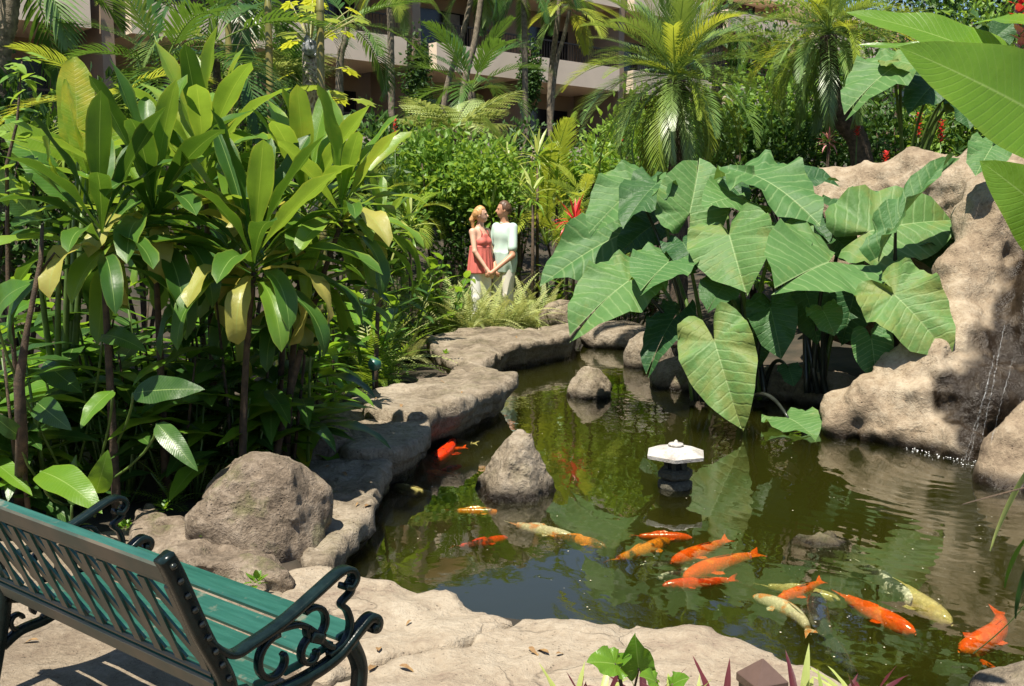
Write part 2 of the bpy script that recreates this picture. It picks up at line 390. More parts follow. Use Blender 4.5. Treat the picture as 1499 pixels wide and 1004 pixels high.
def build_water():
    b = MB(); b.box((-3, 1.6, -1.06), (9, 16, WATER))
    o = part('pond_water', b.mesh('pond_water', False), water_mat())
    tag(o, 'murky green koi pond water reflecting plants and blue sky', 'water', kind='structure')
    b = MB(); b.add([(-4, 1, -.98), (9.5, 1, -.98), (9.5, 16.5, -.98), (-4, 16.5, -.98)], [(0, 1, 2, 3)])
    o = part('pond_floor', b.mesh('pond_floor', False), plain('pond_silt', (.06, .055, .02), .9, col2=(.03, .03, .01), scale=1.5))
    tag(o, 'silty green brown pond bottom', 'pond floor', kind='structure')
build_water()

# ------------------------------------------------------------------ rocks
def finish_rock(name, V, Q, mat, label, cat='rock', group=None, wetz=WATER+.075, wet=None, kind=None, org=None):
    c = np.array([(V[:, 0].min()+V[:, 0].max())/2, (V[:, 1].min()+V[:, 1].max())/2, V[:, 2].min()]) if org is None else np.array(org)
    m = mesh(name, V-c, Q)
    wv = np.clip((wetz-V[:, 2])/.07+.5, 0, 1) if wetz is not None else np.zeros(len(V))
    if wet is not None: wv = np.maximum(wv, wet(V))
    attr(m, 'wet', wv)
    o = part(name, m, mat); o.location = c
    return tag(o, label, cat, group, kind)
def slab(name, pts, ztop, zbot, mat, label, under=.0, h=.03, rnd=.05, amp=.03, freq=2.2, seed=0, cat='rock', group=None, kind=None, tilt=(0, 0), inset=.0):
    P = np.array([(p.x, p.y) for p in pts])
    lo = (*(P.min(0)-.08), zbot); hi = (*(P.max(0)+.08), ztop+.12)
    ax, G = grid(lo, hi, h)
    d2 = poly2(G[0], G[1], P)+inset
    top = ztop+(G[0]-P[:, 0].mean())*tilt[0]+(G[1]-P[:, 1].mean())*tilt[1]
    n = fbm(*np.broadcast_arrays(*G), freq, 4, seed); n2 = fbm(*np.broadcast_arrays(*G), freq*.45, 2, seed+9)
    f = smax(d2+under*np.maximum(0, top-.08-G[2])+n2*.07, smax(G[2]-top, zbot-G[2], .02), rnd)+n*amp-amp*1.2*(.55-np.abs(fbm(*np.broadcast_arrays(*G), freq*1.7, 3, seed+31)))
    if under: f = f+.012*np.sin((G[2]+.06*n2)*70.)*np.clip((top-.03-G[2])*25, 0, 1)
    V, Q = surfnet(f, *ax)
    return finish_rock(name, V, Q, mat, label, cat, group, kind=kind)
def boulder(name, c, r, mat, label, seed=0, h=.03, planes=(), amp=.12, freq=1.6, wetz=WATER+.05, cat='rock', group=None, ell2=()):
    c = Vector(c); lo = [c[i]-r[i]*1.15-.02 for i in range(3)]; hi = [c[i]+r[i]*1.15+.02 for i in range(3)]
    ax, G = grid(lo, hi, h)
    f = ell(G, c, r)
    for e in ell2: f = smin(f, ell(G, (c[0]+e[0], c[1]+e[1], c[2]+e[2]), e[3:6]), .1)
    s = min(r)
    for (nx, ny, nz, d) in planes:
        l = math.sqrt(nx*nx+ny*ny+nz*nz)
        f = smax(f, ((G[0]-c[0])*nx+(G[1]-c[1])*ny+(G[2]-c[2])*nz)/l-d*s, .12*s)
    B = np.broadcast_arrays(*G)
    rg = 1-np.abs(fbm(*B, freq/s*.5, 3, seed+5)); f = f+amp*s*(fbm(*B, freq/s, 4, seed)*.7-(rg-.7)*.6+.55*np.abs(fbm(*B, freq*2.1/s, 3, seed+17)))
    V, Q = surfnet(f, *ax)
    return finish_rock(name, V, Q, mat, label, cat, group, wetz)

# patio and coping
pat = [Vector((-7, -3, 0)), Vector((1.6, -3, 0))] + [on(*p) for p in [(900, 1100), (560, 1020), (470, 985), (430, 900), (425, 858), (330, 830), (200, 772), (100, 772), (-120, 800), (-420, 860)]] + [Vector((-7, 4.2, 0))]
slab('patio', pat, .0, -.35, M_PATIO, 'rough tan stone paving under the green bench', h=.045, rnd=.04, amp=.012, freq=3, cat='paving', kind='structure')
C1 = [on(*p) for p in [(425, 842), (470, 830), (530, 850), (600, 860), (660, 871), (720, 893), (768, 913), (660, 946), (522, 970), (470, 990), (432, 930)]]
slab('coping_stone', C1, .015, -.5, M_COPING, 'tan coping stone beside the bench seat, at the pond edge', h=.022, rnd=.05, amp=.018, freq=4, seed=3, inset=-.03, under=.15)
C2 = [on(*p) for p in [(772, 917), (830, 920), (900, 913), (1000, 920), (1060, 934), (1130, 958), (1200, 985), (1260, 1012), (1330, 1070), (1000, 1060), (540, 1075), (475, 1000), (526, 979), (665, 956)]]
slab('coping_stone', C2, .015, -.5, M_COPING, 'broad pale coping stone in front of the bollard and purple plants', h=.022, rnd=.05, amp=.018, freq=4, seed=4, inset=-.025, under=.15)
RS = [on(*p) for p in [(190, 770), (215, 748), (260, 765), (330, 790), (400, 818), (425, 842), (428, 868), (380, 868), (300, 848), (230, 815), (195, 795)]]
slab('rock', RS, .07, -.2, M_DARKROCK, 'long low brown rock between the bench and the big boulder', h=.02, rnd=.07, amp=.03, freq=5, seed=5)
S3 = [on(*p, z=.03) for p in [(500, 652), (560, 652), (590, 645), (578, 668), (548, 700), (522, 728), (500, 762), (484, 795), (465, 812), (455, 770), (450, 735), (425, 705), (405, 690), (415, 655)]]
slab('ledge_rock', S3, .03, -.6, M_ROCK, 'low sloping tan ledge rock right behind the big boulder', h=.028, inset=-.05, rnd=.028, amp=.035, freq=3, seed=6, under=.45, tilt=(.06, .03))
S2 = [on(*p, z=.12) for p in [(452, 590), (520, 581), (600, 598), (618, 612), (600, 640), (570, 652), (530, 655), (498, 645), (470, 620)]]
slab('ledge_rock', S2, .12, -.6, M_ROCK, 'flat tan ledge rock jutting over the water between two lower ledges', h=.03, inset=-.05, rnd=.028, amp=.035, freq=3, seed=7, under=.5)
S1 = [on(*p, z=.16) for p in [(530, 580), (570, 564), (640, 544), (690, 531), (722, 540), (738, 552), (726, 568), (690, 582), (640, 598), (610, 610), (560, 598)]]
slab('ledge_rock', S1, .16, -.6, M_ROCK, 'smooth grey tan ledge rock with rounded tip over the pond', h=.032, inset=-.05, rnd=.028, amp=.035, freq=2.5, seed=8, under=.55, tilt=(.05, -.03))
S5 = [on(*p, z=.16) for p in [(630, 492), (700, 482), (770, 484), (842, 470), (850, 478), (832, 490), (780, 498), (740, 504), (726, 516), (700, 528), (660, 524), (635, 508)]]
slab('ledge_rock', S5, .16, -.6, M_ROCK, 'wide grey ledge rock in front of the couple', h=.036, inset=-.05, rnd=.028, amp=.045, freq=2., seed=9, under=.3)
b0 = on(358, 815)
boulder('boulder', (b0.x, b0.y+.28, .07), (.39, .36, .40), M_DARKROCK, 'big rounded brown boulder behind the bench', seed=11, h=.018, planes=[(1, -.55, .35, .92), (-.9, -.2, .75, .85), (.15, -1, .5, .88)], amp=.10, wetz=None)
p = at(474, 640, 6.7); boulder('rock', (p.x, p.y, .02), (.24, .3, .22), M_DARKROCK, 'dark rounded rock tucked behind the low sloping ledge', seed=12, h=.025)
p = at(455, 735, 5.6); boulder('rock', (p.x, p.y, -.06), (.2, .35, .2), M_DARKROCK, 'dark blocky rock wedged between boulder and pond', seed=13, h=.025, planes=[(1, -.3, .2, .8), (0, 0, 1, .7)])
p = on(758, 722, WATER)
boulder('pond_rock', (p.x, p.y+.05, -.12), (.30, .27, .43), M_ROCK, 'blunt pyramid shaped rock rising from the pond beside the lantern', seed=14, h=.013,
        planes=[(-1, -.3, .62, .80), (.95, -.55, .40, .74), (.15, -1, .42, .86), (.9, .7, .5, .8), (-.6, .8, .5, .85), (-.25, -.25, 1, 1.22)], amp=.085, freq=2.6, wetz=WATER+.07)
p = on(866, 582, WATER); boulder('pond_rock', (p.x, p.y+.12, -.1), (.235, .22, .27), M_ROCK, 'small round tan rock in the far pond', seed=15, h=.018, planes=[(-.8, -.5, .8, .85), (.8, -.5, .7, .85)], amp=.14)
p = on(1207, 790, WATER); boulder('pond_rock', (p.x, p.y, -.27), (.25, .17, .17), M_SUBROCK, 'flat mossy rock just breaking the water near the koi', seed=16, h=.014, amp=.2, planes=[(0, 0, 1, .88)], wetz=-.11)
p = at(950, 490, 11.5); boulder('rock', (p.x, p.y, -.05), (.3, .3, .3), M_ROCK, 'upright tan rock at the far shore under the elephant ears', seed=17, h=.03)
p = at(835, 440, 13.6); boulder('rock', (p.x, p.y, .2), (.45, .3, .25), M_ROCK, 'tan rock left of the elephant ears beyond the far ledge', seed=18, h=.035)
p = at(905, 462, 13.2); boulder('rock', (p.x, p.y, -.05), (.5, .35, .25), M_ROCK, 'low rock closing the far end of the pond', seed=19, h=.035)
p = at(1470, 1000, 3.55); boulder('rock', (p.x+.1, p.y-.06, -.16), (.27, .2, .17), M_ROCK, 'grey tan rock by the pond beyond the orange koi', seed=20, h=.016)
for i, (px, py, D, r) in enumerate([(1010, 560, 10.2, .35), (1080, 585, 9.9, .3), (1150, 590, 9.6, .33), (1215, 585, 9.3, .3)]):
    p = at(px, py, D); boulder('shore_rock', (p.x, p.y, -.08), (r*1.2, r, r*.8), M_DARKROCK, 'dark shore rock in the shade under the elephant ears', seed=30+i, h=.035, group='shaded shore rocks')

def fall_rock():
    A = lambda px, py, D: np.array(at(px, py, D))
    lo = (2.4, 5.9, -.6); hi = (7.5, 11.8, 2.75)
    ax, G = grid(lo, hi, .036)
    def chain(pts, f, k=.16):
        for (a, ra), (b, rb) in zip(pts, pts[1:]): f = smin(f, cap(G, a, b, ra, rb), k)
        return f
    f = np.full([len(a) for a in ax], 9.)
    # ledge wall at the back, its rim, the diagonal buttress, the foot
    f = chain([(A(1215, 300, 10.6), .33), (A(1330, 290, 10.3), .42), (A(1440, 290, 9.6), .38), (A(1540, 290, 9.3), .42)], f)
    f = chain([(A(1250, 420, 10.2), .55), (A(1360, 420, 9.8), .6), (A(1460, 400, 9.6), .6)], f, .3)
    f = chain([(A(1472, 280, 9.0), .22), (A(1448, 335, 8.7), .23), (A(1410, 420, 8.4), .22), (A(1395, 500, 8.1), .22), (A(1370, 560, 7.9), .24), (A(1318, 590, 7.8), .22)], f, .14)
    f = chain([(A(1380, 590, 7.8), .3), (A(1430, 600, 7.7), .36)], f, .2)
    f = chain([(A(1318, 600, 7.9), .22), (A(1262, 606, 7.95), .19)], f)
    f = chain([(A(1250, 625, 7.9), .15), (A(1330, 640, 7.6), .17), (A(1410, 660, 7.25), .19)], f, .12)
    f = chain([(A(1480, 360, 9.3), .5), (A(1480, 440, 9.0), .58), (A(1470, 520, 8.5), .6), (A(1450, 620, 8.0), .5)], f, .25)
    f = chain([(A(1580, 350, 8.9), .42), (A(1580, 460, 8.0), .5), (A(1600, 620, 7.4), .5)], f, .2)
    f = chain([(A(1535, 590, 6.75), .17), (A(1490, 665, 6.6), .14), (A(1462, 722, 6.45), .13)], f, .08)
    B = np.broadcast_arrays(*G)
    f = f+.10*fbm(*B, 1.7, 4, 41)-.06*(1-np.abs(fbm(*B, 2.6, 3, 44)))+.03-.035*(.5-np.abs(fbm(*B, 5.5, 3, 47)))
    V, Q = surfnet(f, *ax)
    c0, c1, c2 = A(1478, 340, 8.9), A(1470, 540, 8.0), A(1432, 680, 7.1)
    def wet(V):
        d = np.full(len(V), 9.)
        for a, b in ((c0, c1), (c1, c2)):
            e = b-a; t = np.clip(((V-a)@e)/(e@e), 0, 1); q = V-(a+e*t[:, None]); q[:, 1] *= .35
            d = np.minimum(d, np.sqrt((q**2).sum(1)))
        n = fbm(V[:, 0], V[:, 1], V[:, 2], 3.2, 4, 3)
        dz = (V[:, 2]-CAM_Z); dep = V[:, 1]*math.cos(PITCH)-dz*math.sin(PITCH); up = V[:, 1]*math.sin(PITCH)+dz*math.cos(PITCH)
        d = poly2(749.5+F_PX*V[:, 0]/dep, 502-F_PX*up/dep, [(1483, 330), (1468, 368), (1458, 430), (1440, 468), (1426, 530), (1399, 548), (1365, 545), (1340, 578), (1375, 610), (1395, 640), (1418, 672), (1445, 672), (1470, 650), (1520, 560), (1800, 560), (1800, 330)])
        return np.clip((8+26*n-d)/24, 0, 1)*(V[:, 1] > 6.95)
    o = finish_rock('waterfall_rock', V, Q, M_FALLROCK, 'tall tan sculpted waterfall rock with dark wet channel beside the pond', 'rock', wet=wet)
    # thin streams running down the wet channel
    t = NT('falling_water'); nz = t.noise(t.n('TexCoord').outputs['Object'], 30., 4)
    gl = t.n('BsdfPrincipled', {'Base Color': (.85, .88, .88, 1), 'Roughness': .12, 'Alpha': t.ramp(nz, [(.42, .02), (.8, .35)])})
    mw = t.done(gl.outputs[0])
    q = A(1470, 540, 7.35); th = thing('waterfall', 'thin white streams trickling down the dark wet rock channel', 'waterfall', (q[0], q[1], WATER))
    bpy.context.view_layer.update()
    dg = bpy.context.evaluated_depsgraph_get()
    def hit(px, py):
        d = ray(px, py).normalized(); ok, loc, nrm, *_ = S.ray_cast(dg, Vector((0, 0, CAM_Z)), d); return loc-d*.015 if ok else at(px, py, 7.5)
    for k, (x, y0, y1, dx) in enumerate([(1472, 470, 640, -34), (1484, 520, 650, -34), (1456, 520, 674, -38), (1446, 560, 674, -34)]):
        b = MB(); pts = [Vector(hit(x+dx*i/32+random.uniform(-1, 1), y0+(y1-y0)*i/32))-th.location for i in range(33)]
        b.tube(pts, [.0015+.002*random.random() for _ in pts], 5)
        part('stream', b.mesh('stream'), mw, th)
    foam = MB()
    for k in range(70):
        a = random.random(); p = on(1330+100*a+random.gauss(0, 3), 655+24*a+random.gauss(0, 3), WATER+.004)
        if a > .8: p = on(1424+random.gauss(0, 8), 678+random.gauss(0, 4), WATER+.006)
        r = .002+.0035*random.random()
        foam.add([(p.x+r*math.cos(c)-th.location.x, p.y+r*1.5*math.sin(c)-th.location.y, p.z-WATER) for c in [i*1.0472 for i in range(6)]]+[(p.x-th.location.x, p.y-th.location.y, p.z-WATER+r)], [(i, (i+1) % 6, 6) for i in range(6)])
    o = part('foam', foam.mesh('foam'), plain('white_foam', (.8, .82, .8), .4), th); o['kind'] = 'stuff'
fall_rock()

# ------------------------------------------------------------------ hotel building
def build_hotel():
    H = thing('hotel_building', 'beige hotel with stepped balconies and dark recessed rooms behind the garden', 'building', (W_O.x, W_O.y, 0))
    M0 = Matrix(((W_A.x, W_N.x, 0, 0), (W_A.y, W_N.y, 0, 0), (0, 0, 1, 0), (0, 0, 0, 1)))
    mb = plain('beige_render', (.78, .64, .49), .85, var=.08, scale=1.2, bump=.15)
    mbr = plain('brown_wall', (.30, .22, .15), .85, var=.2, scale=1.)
    mdk = plain('dark_glass', (.012, .012, .014), .12, var=.2)
    mrail = plain('bronze_rail', (.035, .028, .022), .45, metal=.6)
    mcur = plain('grey_curtain', (.22, .21, .19), .8, var=.3, scale=3)
    def bx(name, u0, u1, w0, w1, z0, z1, mat, parent=H):
        b = MB(); b.box((u0, w0, z0), (u1, w1, z1)); o = part(name, b.mesh(name, False, False), mat, parent)
        if parent is H: o.matrix_local = M0
        return o
    def U(px):   # run coordinate where the pixel column meets the balcony front
        d = ray(px, 200); k = (W_O.x*W_N.x+W_O.y*W_N.y)/(d.x*W_N.x+d.y*W_N.y)
        return (d.x*k-W_O.x)*W_A.x+(d.y*k-W_O.y)*W_A.y
    bays = [(U(-500), U(-150)), (U(-120), U(142)), (U(200), U(352)), (U(380), U(597)), (U(640), U(763)), (U(785), U(905)), (U(925), U(1040)), (U(1060), U(1170)), (U(1190), U(1300)), (U(1320), U(1430))]
    ua, ub = bays[0][0]-3, bays[-1][1]+4
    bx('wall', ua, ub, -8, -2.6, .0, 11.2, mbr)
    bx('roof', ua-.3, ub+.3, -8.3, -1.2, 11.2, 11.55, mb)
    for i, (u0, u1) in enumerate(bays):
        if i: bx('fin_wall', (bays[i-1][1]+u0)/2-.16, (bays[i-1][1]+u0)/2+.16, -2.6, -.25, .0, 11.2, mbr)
        off = 0
        for fl, zf in enumerate((3.05, 6.1, 9.15)):
            bal = bx('balcony', u0, u1, -2.6, off, zf, zf+.2, mb)
            bx('fascia', u0+.001, u1-.001, off-.14, off+.02, zf-.003, zf+.85, mb)
            bx('end_panel', u0, u0+.14, -2.6, off-.14, zf+.2, zf+.849, mb); bx('end_panel', u1-.14, u1, -2.6, off-.14, zf+.2, zf+.849, mb)
            if fl < 2:
                b = MB(); zt = zf+1.45
                for k in range(int((u1-u0)/.13)+1):
                    u = u0+.06+k*.13
                    if u < u1-.04: b.box((u-.009, off-.08, zf+.84), (u+.009, off-.06, zt))
                b.box((u0+.02, off-.095, zt), (u1-.02, off-.045, zt+.05))
                r = part('railing', b.mesh('railing', False, False), mrail, H); r.matrix_local = M0
            # room front: sliding glass with frames, a curtain panel
            um = u0+(u1-u0)*(.3 if i % 2 else .62)
            win = bx('sliding_door', u0+.25, u1-.25, -2.6, -2.52, zf+.22, zf+2.45, mdk)
            for ud in (u0+.28, um, u1-.28): 
                f = MB(); f.box((ud-.035, -2.53, zf+.22), (ud+.035, -2.48, zf+2.45)); part('door_frame', f.mesh('door_frame', False, False), mrail, win)
            f = MB(); f.box((um+.1, -2.525, zf+.24), (min(um+.75, u1-.35), -2.5, zf+2.4)); part('curtain', f.mesh('curtain', False, False), mcur, win)
    return H, M0, U
HOTEL, HM, HU = build_hotel()

# ------------------------------------------------------------------ leaves
def leaf(name, L, W, kind='lance', bend=.6, fold=.25, wave=.02, nl=10, nw=2, seed=0, bpow=1.3, tears=0):
    rs = random.Random(seed)
    V = []; U = []; Fc = []; y = z = 0.; ph = rs.random()*6
    cols = 2*nw+1
    for i in range(nl+1):
        t = i/nl
        if kind == 'lance': p = (math.sin(math.pi*min(1, t**.8)))**.85*(1 if t > .15 else .55+t*3); p = max(p, .10*(1-t))
        elif kind == 'oblong': p = (.16+.84*min(1, max(0, t-.1)/.42)**1.2 if t < .52 else math.sqrt(max(0, 1-((t-.52)/.48)**2.6)))
        elif kind == 'ovate': p = math.sin(math.pi*t**.65)**.8
        elif kind == 'banana': p = min(1, (max(0, 1-abs(2*t-1.02)**3.2))**.75+.02)*(1 if t > .06 else .3)
        else: p = math.sin(math.pi*t**.55)
        wd = W/2*max(0, p)
        a = bend*t**bpow
        if i: y += math.cos(a)*L/nl; z -= math.sin(a)*L/nl
        ny, nz = math.sin(a), math.cos(a)
        for k in range(cols):
            s = k/nw-1
            f = fold*(1-.5*t)
            off = abs(s)*wd*math.sin(f)+wave*L*math.sin(t*17+ph+(2 if s > 0 else 0))*abs(s)**2*min(1, p*1.5)
            if tears and abs(s) > .9: off += wave*L*rs.uniform(-1, 1)
            V.append((s*wd*math.cos(f), y+ny*off, z+nz*off)); U.append((.5+s/2, t))
    for i in range(nl):
        for k in range(cols-1): q = i*cols+k; Fc.append((q, q+1, q+cols+1, q+cols))
    return mesh(name, V, Fc, U)
def ear_leaf(name, seed=0, wav=.03, cup=.12, droop=.25):
    # sagittate blade of unit length, junction of stalk and veins at the origin, tip at +Y
    rs = random.Random(seed); ph = rs.random()*6; ph2 = rs.random()*6
    A = [0, 12, 30, 60, 90, 120, 145, 160, 170, 176]; Rr = [1, .86, .66, .50, .45, .45, .47, .44, .32, .06]
    na, nr = 22, 9; V = []; U = []; Fc = []
    for sgn in (1, -1):
        b = len(V)
        for i in range(na+1):
            th = 176*i/na; rad = np.interp(th, A, Rr)
            for j in range(nr+1):
                r = rad*j/nr; x = sgn*r*math.sin(R(th)); y = r*math.cos(R(th)); q = j/nr
                e = q**3*wav*math.sin(R(th)*6+ph+(1.7 if sgn > 0 else 0))*1.2+q**2*wav*.6*math.sin(R(th)*13+ph2)
                # quilting between the side veins
                vv = (y-abs(x)*.55)*8+.4*math.sin(ph+x*5); e -= .0045*math.cos(vv*2*math.pi)*min(1, abs(x)*6)
                zz = e+cup*abs(x)-droop*max(0, y)**2*.8-(.25*y*y if y < 0 else 0)*droop*2
                V.append((x, y, zz)); U.append((.5+x, .5+y*.5))
        for i in range(na):
            for j in range(nr):
                q = b+i*(nr+1)+j; f = (q, q+1, q+nr+2, q+nr+1)
                Fc.append(f if sgn < 0 else f[::-1])
    return mesh(name, V, Fc, U)
def frond(name, L, n, ll, lw, bend=.9, ang=55, vdeg=25, ldroop=.25, rach=.012, fill0=.12, taper='palm', bpow=1.4, seed=0, jit=.08, seg=2):
    # pinnate frond along +Y: rachis plus paired leaflets
    rs = random.Random(seed); V = []; Fc = []; U = []
    K = 16; pts = []; dirs = []; y = z = 0
    for i in range(K+1):
        a = bend*(i/K)**bpow
        if i: y += math.cos(a)*L/K; z -= math.sin(a)*L/K
        pts.append((y, z)); dirs.append(a)
    for i in range(K+1):      # rachis: thin three-sided ribbon
        r = rach*(1-.85*i/K); yy, zz = pts[i]; b = len(V)
        V += [(-r, yy, zz), (r, yy, zz), (0, yy, zz-r)]; U += [(.5, .5)]*3
        if i:
            for k in range(3): Fc.append((b-3+k, b-3+(k+1) % 3, b+(k+1) % 3, b+k))
    for i in range(n):
        t = fill0+(1-fill0)*(i+.5)/n
        k = t*K; k0 = min(K-1, int(k)); fr = k-k0
        yy = pts[k0][0]+(pts[k0+1][0]-pts[k0][0])*fr; zz = pts[k0][1]+(pts[k0+1][1]-pts[k0][1])*fr; a = dirs[k0]
        q = (t-fill0)/(1-fill0)
        prof = (math.sin(math.pi*min(1, .12+.88*q**.9))**.6 if taper == 'palm' else (1-q)**.8*.95+.05)
        for s in (-1, 1):
            l = ll*max(.08, prof)*(1+rs.uniform(-jit, jit)); an = R(ang*(1-.45*q))*(1+rs.uniform(-jit, jit))
            vd = R(vdeg)*(1+rs.uniform(-2*jit, 2*jit))
            d = Vector((s*math.sin(an)*math.cos(vd), math.cos(an), math.sin(an)*math.sin(vd)))
            d = Vector((d.x, d.y*math.cos(a)+d.z*math.sin(a), -d.y*math.sin(a)+d.z*math.cos(a)))
            up = Vector((0, math.sin(a), math.cos(a))); wv = d.cross(up).normalized()*lw/2
            b = len(V); p = Vector((0, yy, zz)); g = Vector((0, 0, -1))
            V += [p-wv*.5, p+wv*.5]; U += [(.3, 0), (.7, 0)]
            for m in range(1, seg):
                f = m/seg; c = p+d*l*f+g*ldroop*l*f*f; ww = wv*(1.0 if f < .6 else .75); V += [c-ww, c+ww]; U += [(.2, f), (.8, f)]
            V.append(p+d*l+g*ldroop*l); U.append((.5, 1))
            for m in range(seg-1): Fc.append((b+2*m, b+2*m+1, b+2*m+3, b+2*m+2))
            Fc.append((b+2*seg-2, b+2*seg-1, b+2*seg))
    return mesh(name, V, Fc, U)
def compound_frond(name, L, n, seed=0, bend=.7):
    # twice-cut tree-fern frond: side pinnae that are themselves small fronds
    rs = random.Random(seed); b = MB(); K = 14; y = z = 0; pts = []
    for i in range(K+1):
        a = bend*(i/K)**1.3
        if i: y += math.cos(a)*L/K; z -= math.sin(a)*L/K
        pts.append((y, z, a))
    b.tube([(0, p[0], p[1]) for p in pts], [.014*(1-.8*i/K) for i in range(K+1)], 4)
    for i in range(n):
        t = .15+.85*(i+.5)/n; yy, zz, a = pts[min(K, int(t*K))]; q = (t-.15)/.85
        l = L*.34*math.sin(math.pi*min(1, .25+.75*q))**.8
        for s in (-1, 1):
            an = R(68-25*q); d = Vector((s*math.sin(an), math.cos(an)*math.cos(a), -math.cos(an)*math.sin(a)-.12)).normalized()
            e = Vector((0, math.cos(a), -math.sin(a))); m = 9
            for j in range(m):
                f = (j+.7)/m; c = Vector((0, yy, zz))+d*l*f+Vector((0, 0, -.1*l*f*f)); r = l*.26*(1-f*.85)
                for s2 in (-1, 1):
                    tip = c+(e*s2*.9+d*.55)*r; w0 = d*l/m*.46
                    b.add([c-w0, c+w0, tip], [(0, 1, 2)], [(.3, 0), (.7, 0), (.5, 1)])
    return b.mesh(name)

def orient(dirv, nh=(0, 0, 1)): return frame((0, 0, 0), dirv, nh)
def rosette(root, org, meshes, mats, n, tilt0, tilt1, sc=(1, 1), name='leaf', lean=(0, 0), seed=0, az0=None, rise=0., roll=.2):
    rs = random.Random(seed); a0 = rs.random()*6.28 if az0 is None else az0
    for i in range(n):
        q = (i+.5)/n; az = a0+i*2.39996+rs.uniform(-.25, .25); ti = R(tilt0+(tilt1-tilt0)*q**.85+rs.uniform(-7, 7))
        d = Vector((math.cos(az)*math.sin(ti)+lean[0]*.5, math.sin(az)*math.sin(ti)+lean[1]*.5, math.cos(ti)))
        nh = Vector((-math.cos(az)*math.cos(ti), -math.sin(az)*math.cos(ti), math.sin(ti)+.05))+Vector((rs.uniform(-roll, roll), rs.uniform(-roll, roll), 0))
        s = rs.uniform(*sc); o = Vector(org)+Vector((math.cos(az), math.sin(az), 0))*.012+Vector((0, 0, rise*(1-q)))
        me = meshes[min(len(meshes)-1, max(0, int(q*len(meshes)+rs.uniform(-.7, .7))))]; ob = bpy.data.objects.new(name, me); link(ob, root)
        ob.matrix_local = frame(o, d, nh, s, s, s)
        mt = mats[min(len(mats)-1, int(q*len(mats)))] if not callable(mats) else mats(q, rs)
        if len(me.materials) == 0: me.materials.append(mt)
        if me.materials[0] is not mt: ob.material_slots[0].link = 'OBJECT'; ob.material_slots[0].material = mt
def foliage(n, rad, ls, lw=.5, seed=0, clump=14, shell=.5, up=.5, flat=1.):
    rs = np.random.RandomState(seed); rad = np.array(rad)
    cc = rs.normal(size=(clump, 3)); cc /= np.linalg.norm(cc, axis=1)[:, None]; cc *= (shell+(1-shell)*rs.rand(clump, 1))*.85
    w = rs.randint(0, clump, n); P = cc[w]+rs.normal(size=(n, 3))*.23*np.array([1, 1, flat])
    P = P*rad
    D = rs.normal(size=(n, 3))+P/rad*1.0+np.array([0, 0, up]); D /= np.linalg.norm(D, axis=1)[:, None]
    H = np.cross(D, rs.normal(size=(n, 3))); H /= np.linalg.norm(H, axis=1)[:, None]; N = np.cross(H, D)
    l = ls*rs.uniform(.6, 1.25, (n, 1)); hw = l*lw/2
    V = np.stack([P, P+D*l*.45+H*hw+N*l*.08, P+D*l, P+D*l*.45-H*hw+N*l*.08], 1).reshape(-1, 3)
    I = np.arange(n)[:, None]*4
    Fq = np.concatenate([I+np.array([[0, 1, 2]]), I+np.array([[0, 2, 3]])])
    U = np.tile(np.array([[.5, 0], [1, .5], [.5, 1], [0, .5]]), (n, 1))
    return mesh('foliage', V, Fq, U, False)

TI = [leaf('ti_leaf', .72, .142, 'oblong', bd, .5, .016, 12, 3, seed=i) for i, bd in enumerate((.3, .7, 1.2, 1.8))]
TIO = [leaf('old_leaf', .66, .16, 'oblong', bd, .4, .03, 12, 3, seed=i+9) for i, bd in enumerate((1.6, 2.0, 2.3))]
GIN = [leaf('ginger_leaf', .5, .13, 'ovate', bd, .2, .012, seed=i+20) for i, bd in enumerate((.4, .8, 1.2))]
BANANA = [leaf('banana_leaf', 1., .27, 'banana', bd, .28, .012, 16, 3, seed=i+30, tears=1) for i, bd in enumerate((.25, .6, 1.0))]
BLADE = [leaf('blade', 1., .3, k, bd, .22, .012, 16, 3, seed=i+40) for i, (k, bd) in enumerate((('ovate', .3), ('ovate', .7), ('lance', .5)))]
EAR = [ear_leaf('elephant_ear', i, w_, c_, d_) for i, (w_, c_, d_) in enumerate(((.055, .14, .25), (.075, .2, .35), (.05, .30, .2), (.07, .1, .45)))]
PHX = [frond('palm_frond', 1.5, 44, .27, .016, bd, 48, 36, .25, .012, .1, seed=i) for i, bd in enumerate((.5, .9, 1.3, 1.7))]
ARECA = [frond('areca_frond', 1.5, 26, .42, .03, bd, 50, 25, .3, .012, .2, seed=i+5, seg=3) for i, bd in enumerate((.6, 1.1, 1.6))]
COCO = [frond('coconut_frond', 2.4, 44, .5, .03, bd, 55, 15, .35, .02, .18, seed=i+8, seg=3) for i, bd in enumerate((.35, .8, 1.3))]
FERN = [frond('fern_frond', .5, 24, .08, .009, bd, 78, 8, .15, .004, .06, 'fern', seed=i+11, seg=2) for i, bd in enumerate((.7, 1.2, 1.8))]
TFERN = [compound_frond('tree_fern_frond', 1.6, 18, i, bd) for i, bd in enumerate((.5, .9))]
STRAP = [leaf('strap_leaf', .35, .04, 'lance', bd, .4, .01, 8, 1, seed=i+60) for i, bd in enumerate((.3, .8, 1.3))]
SMALL = [leaf('small_leaf', .1, .055, 'ovate', bd, .25, .01, 5, 1, seed=i+70) for i, bd in enumerate((.2, .6))]

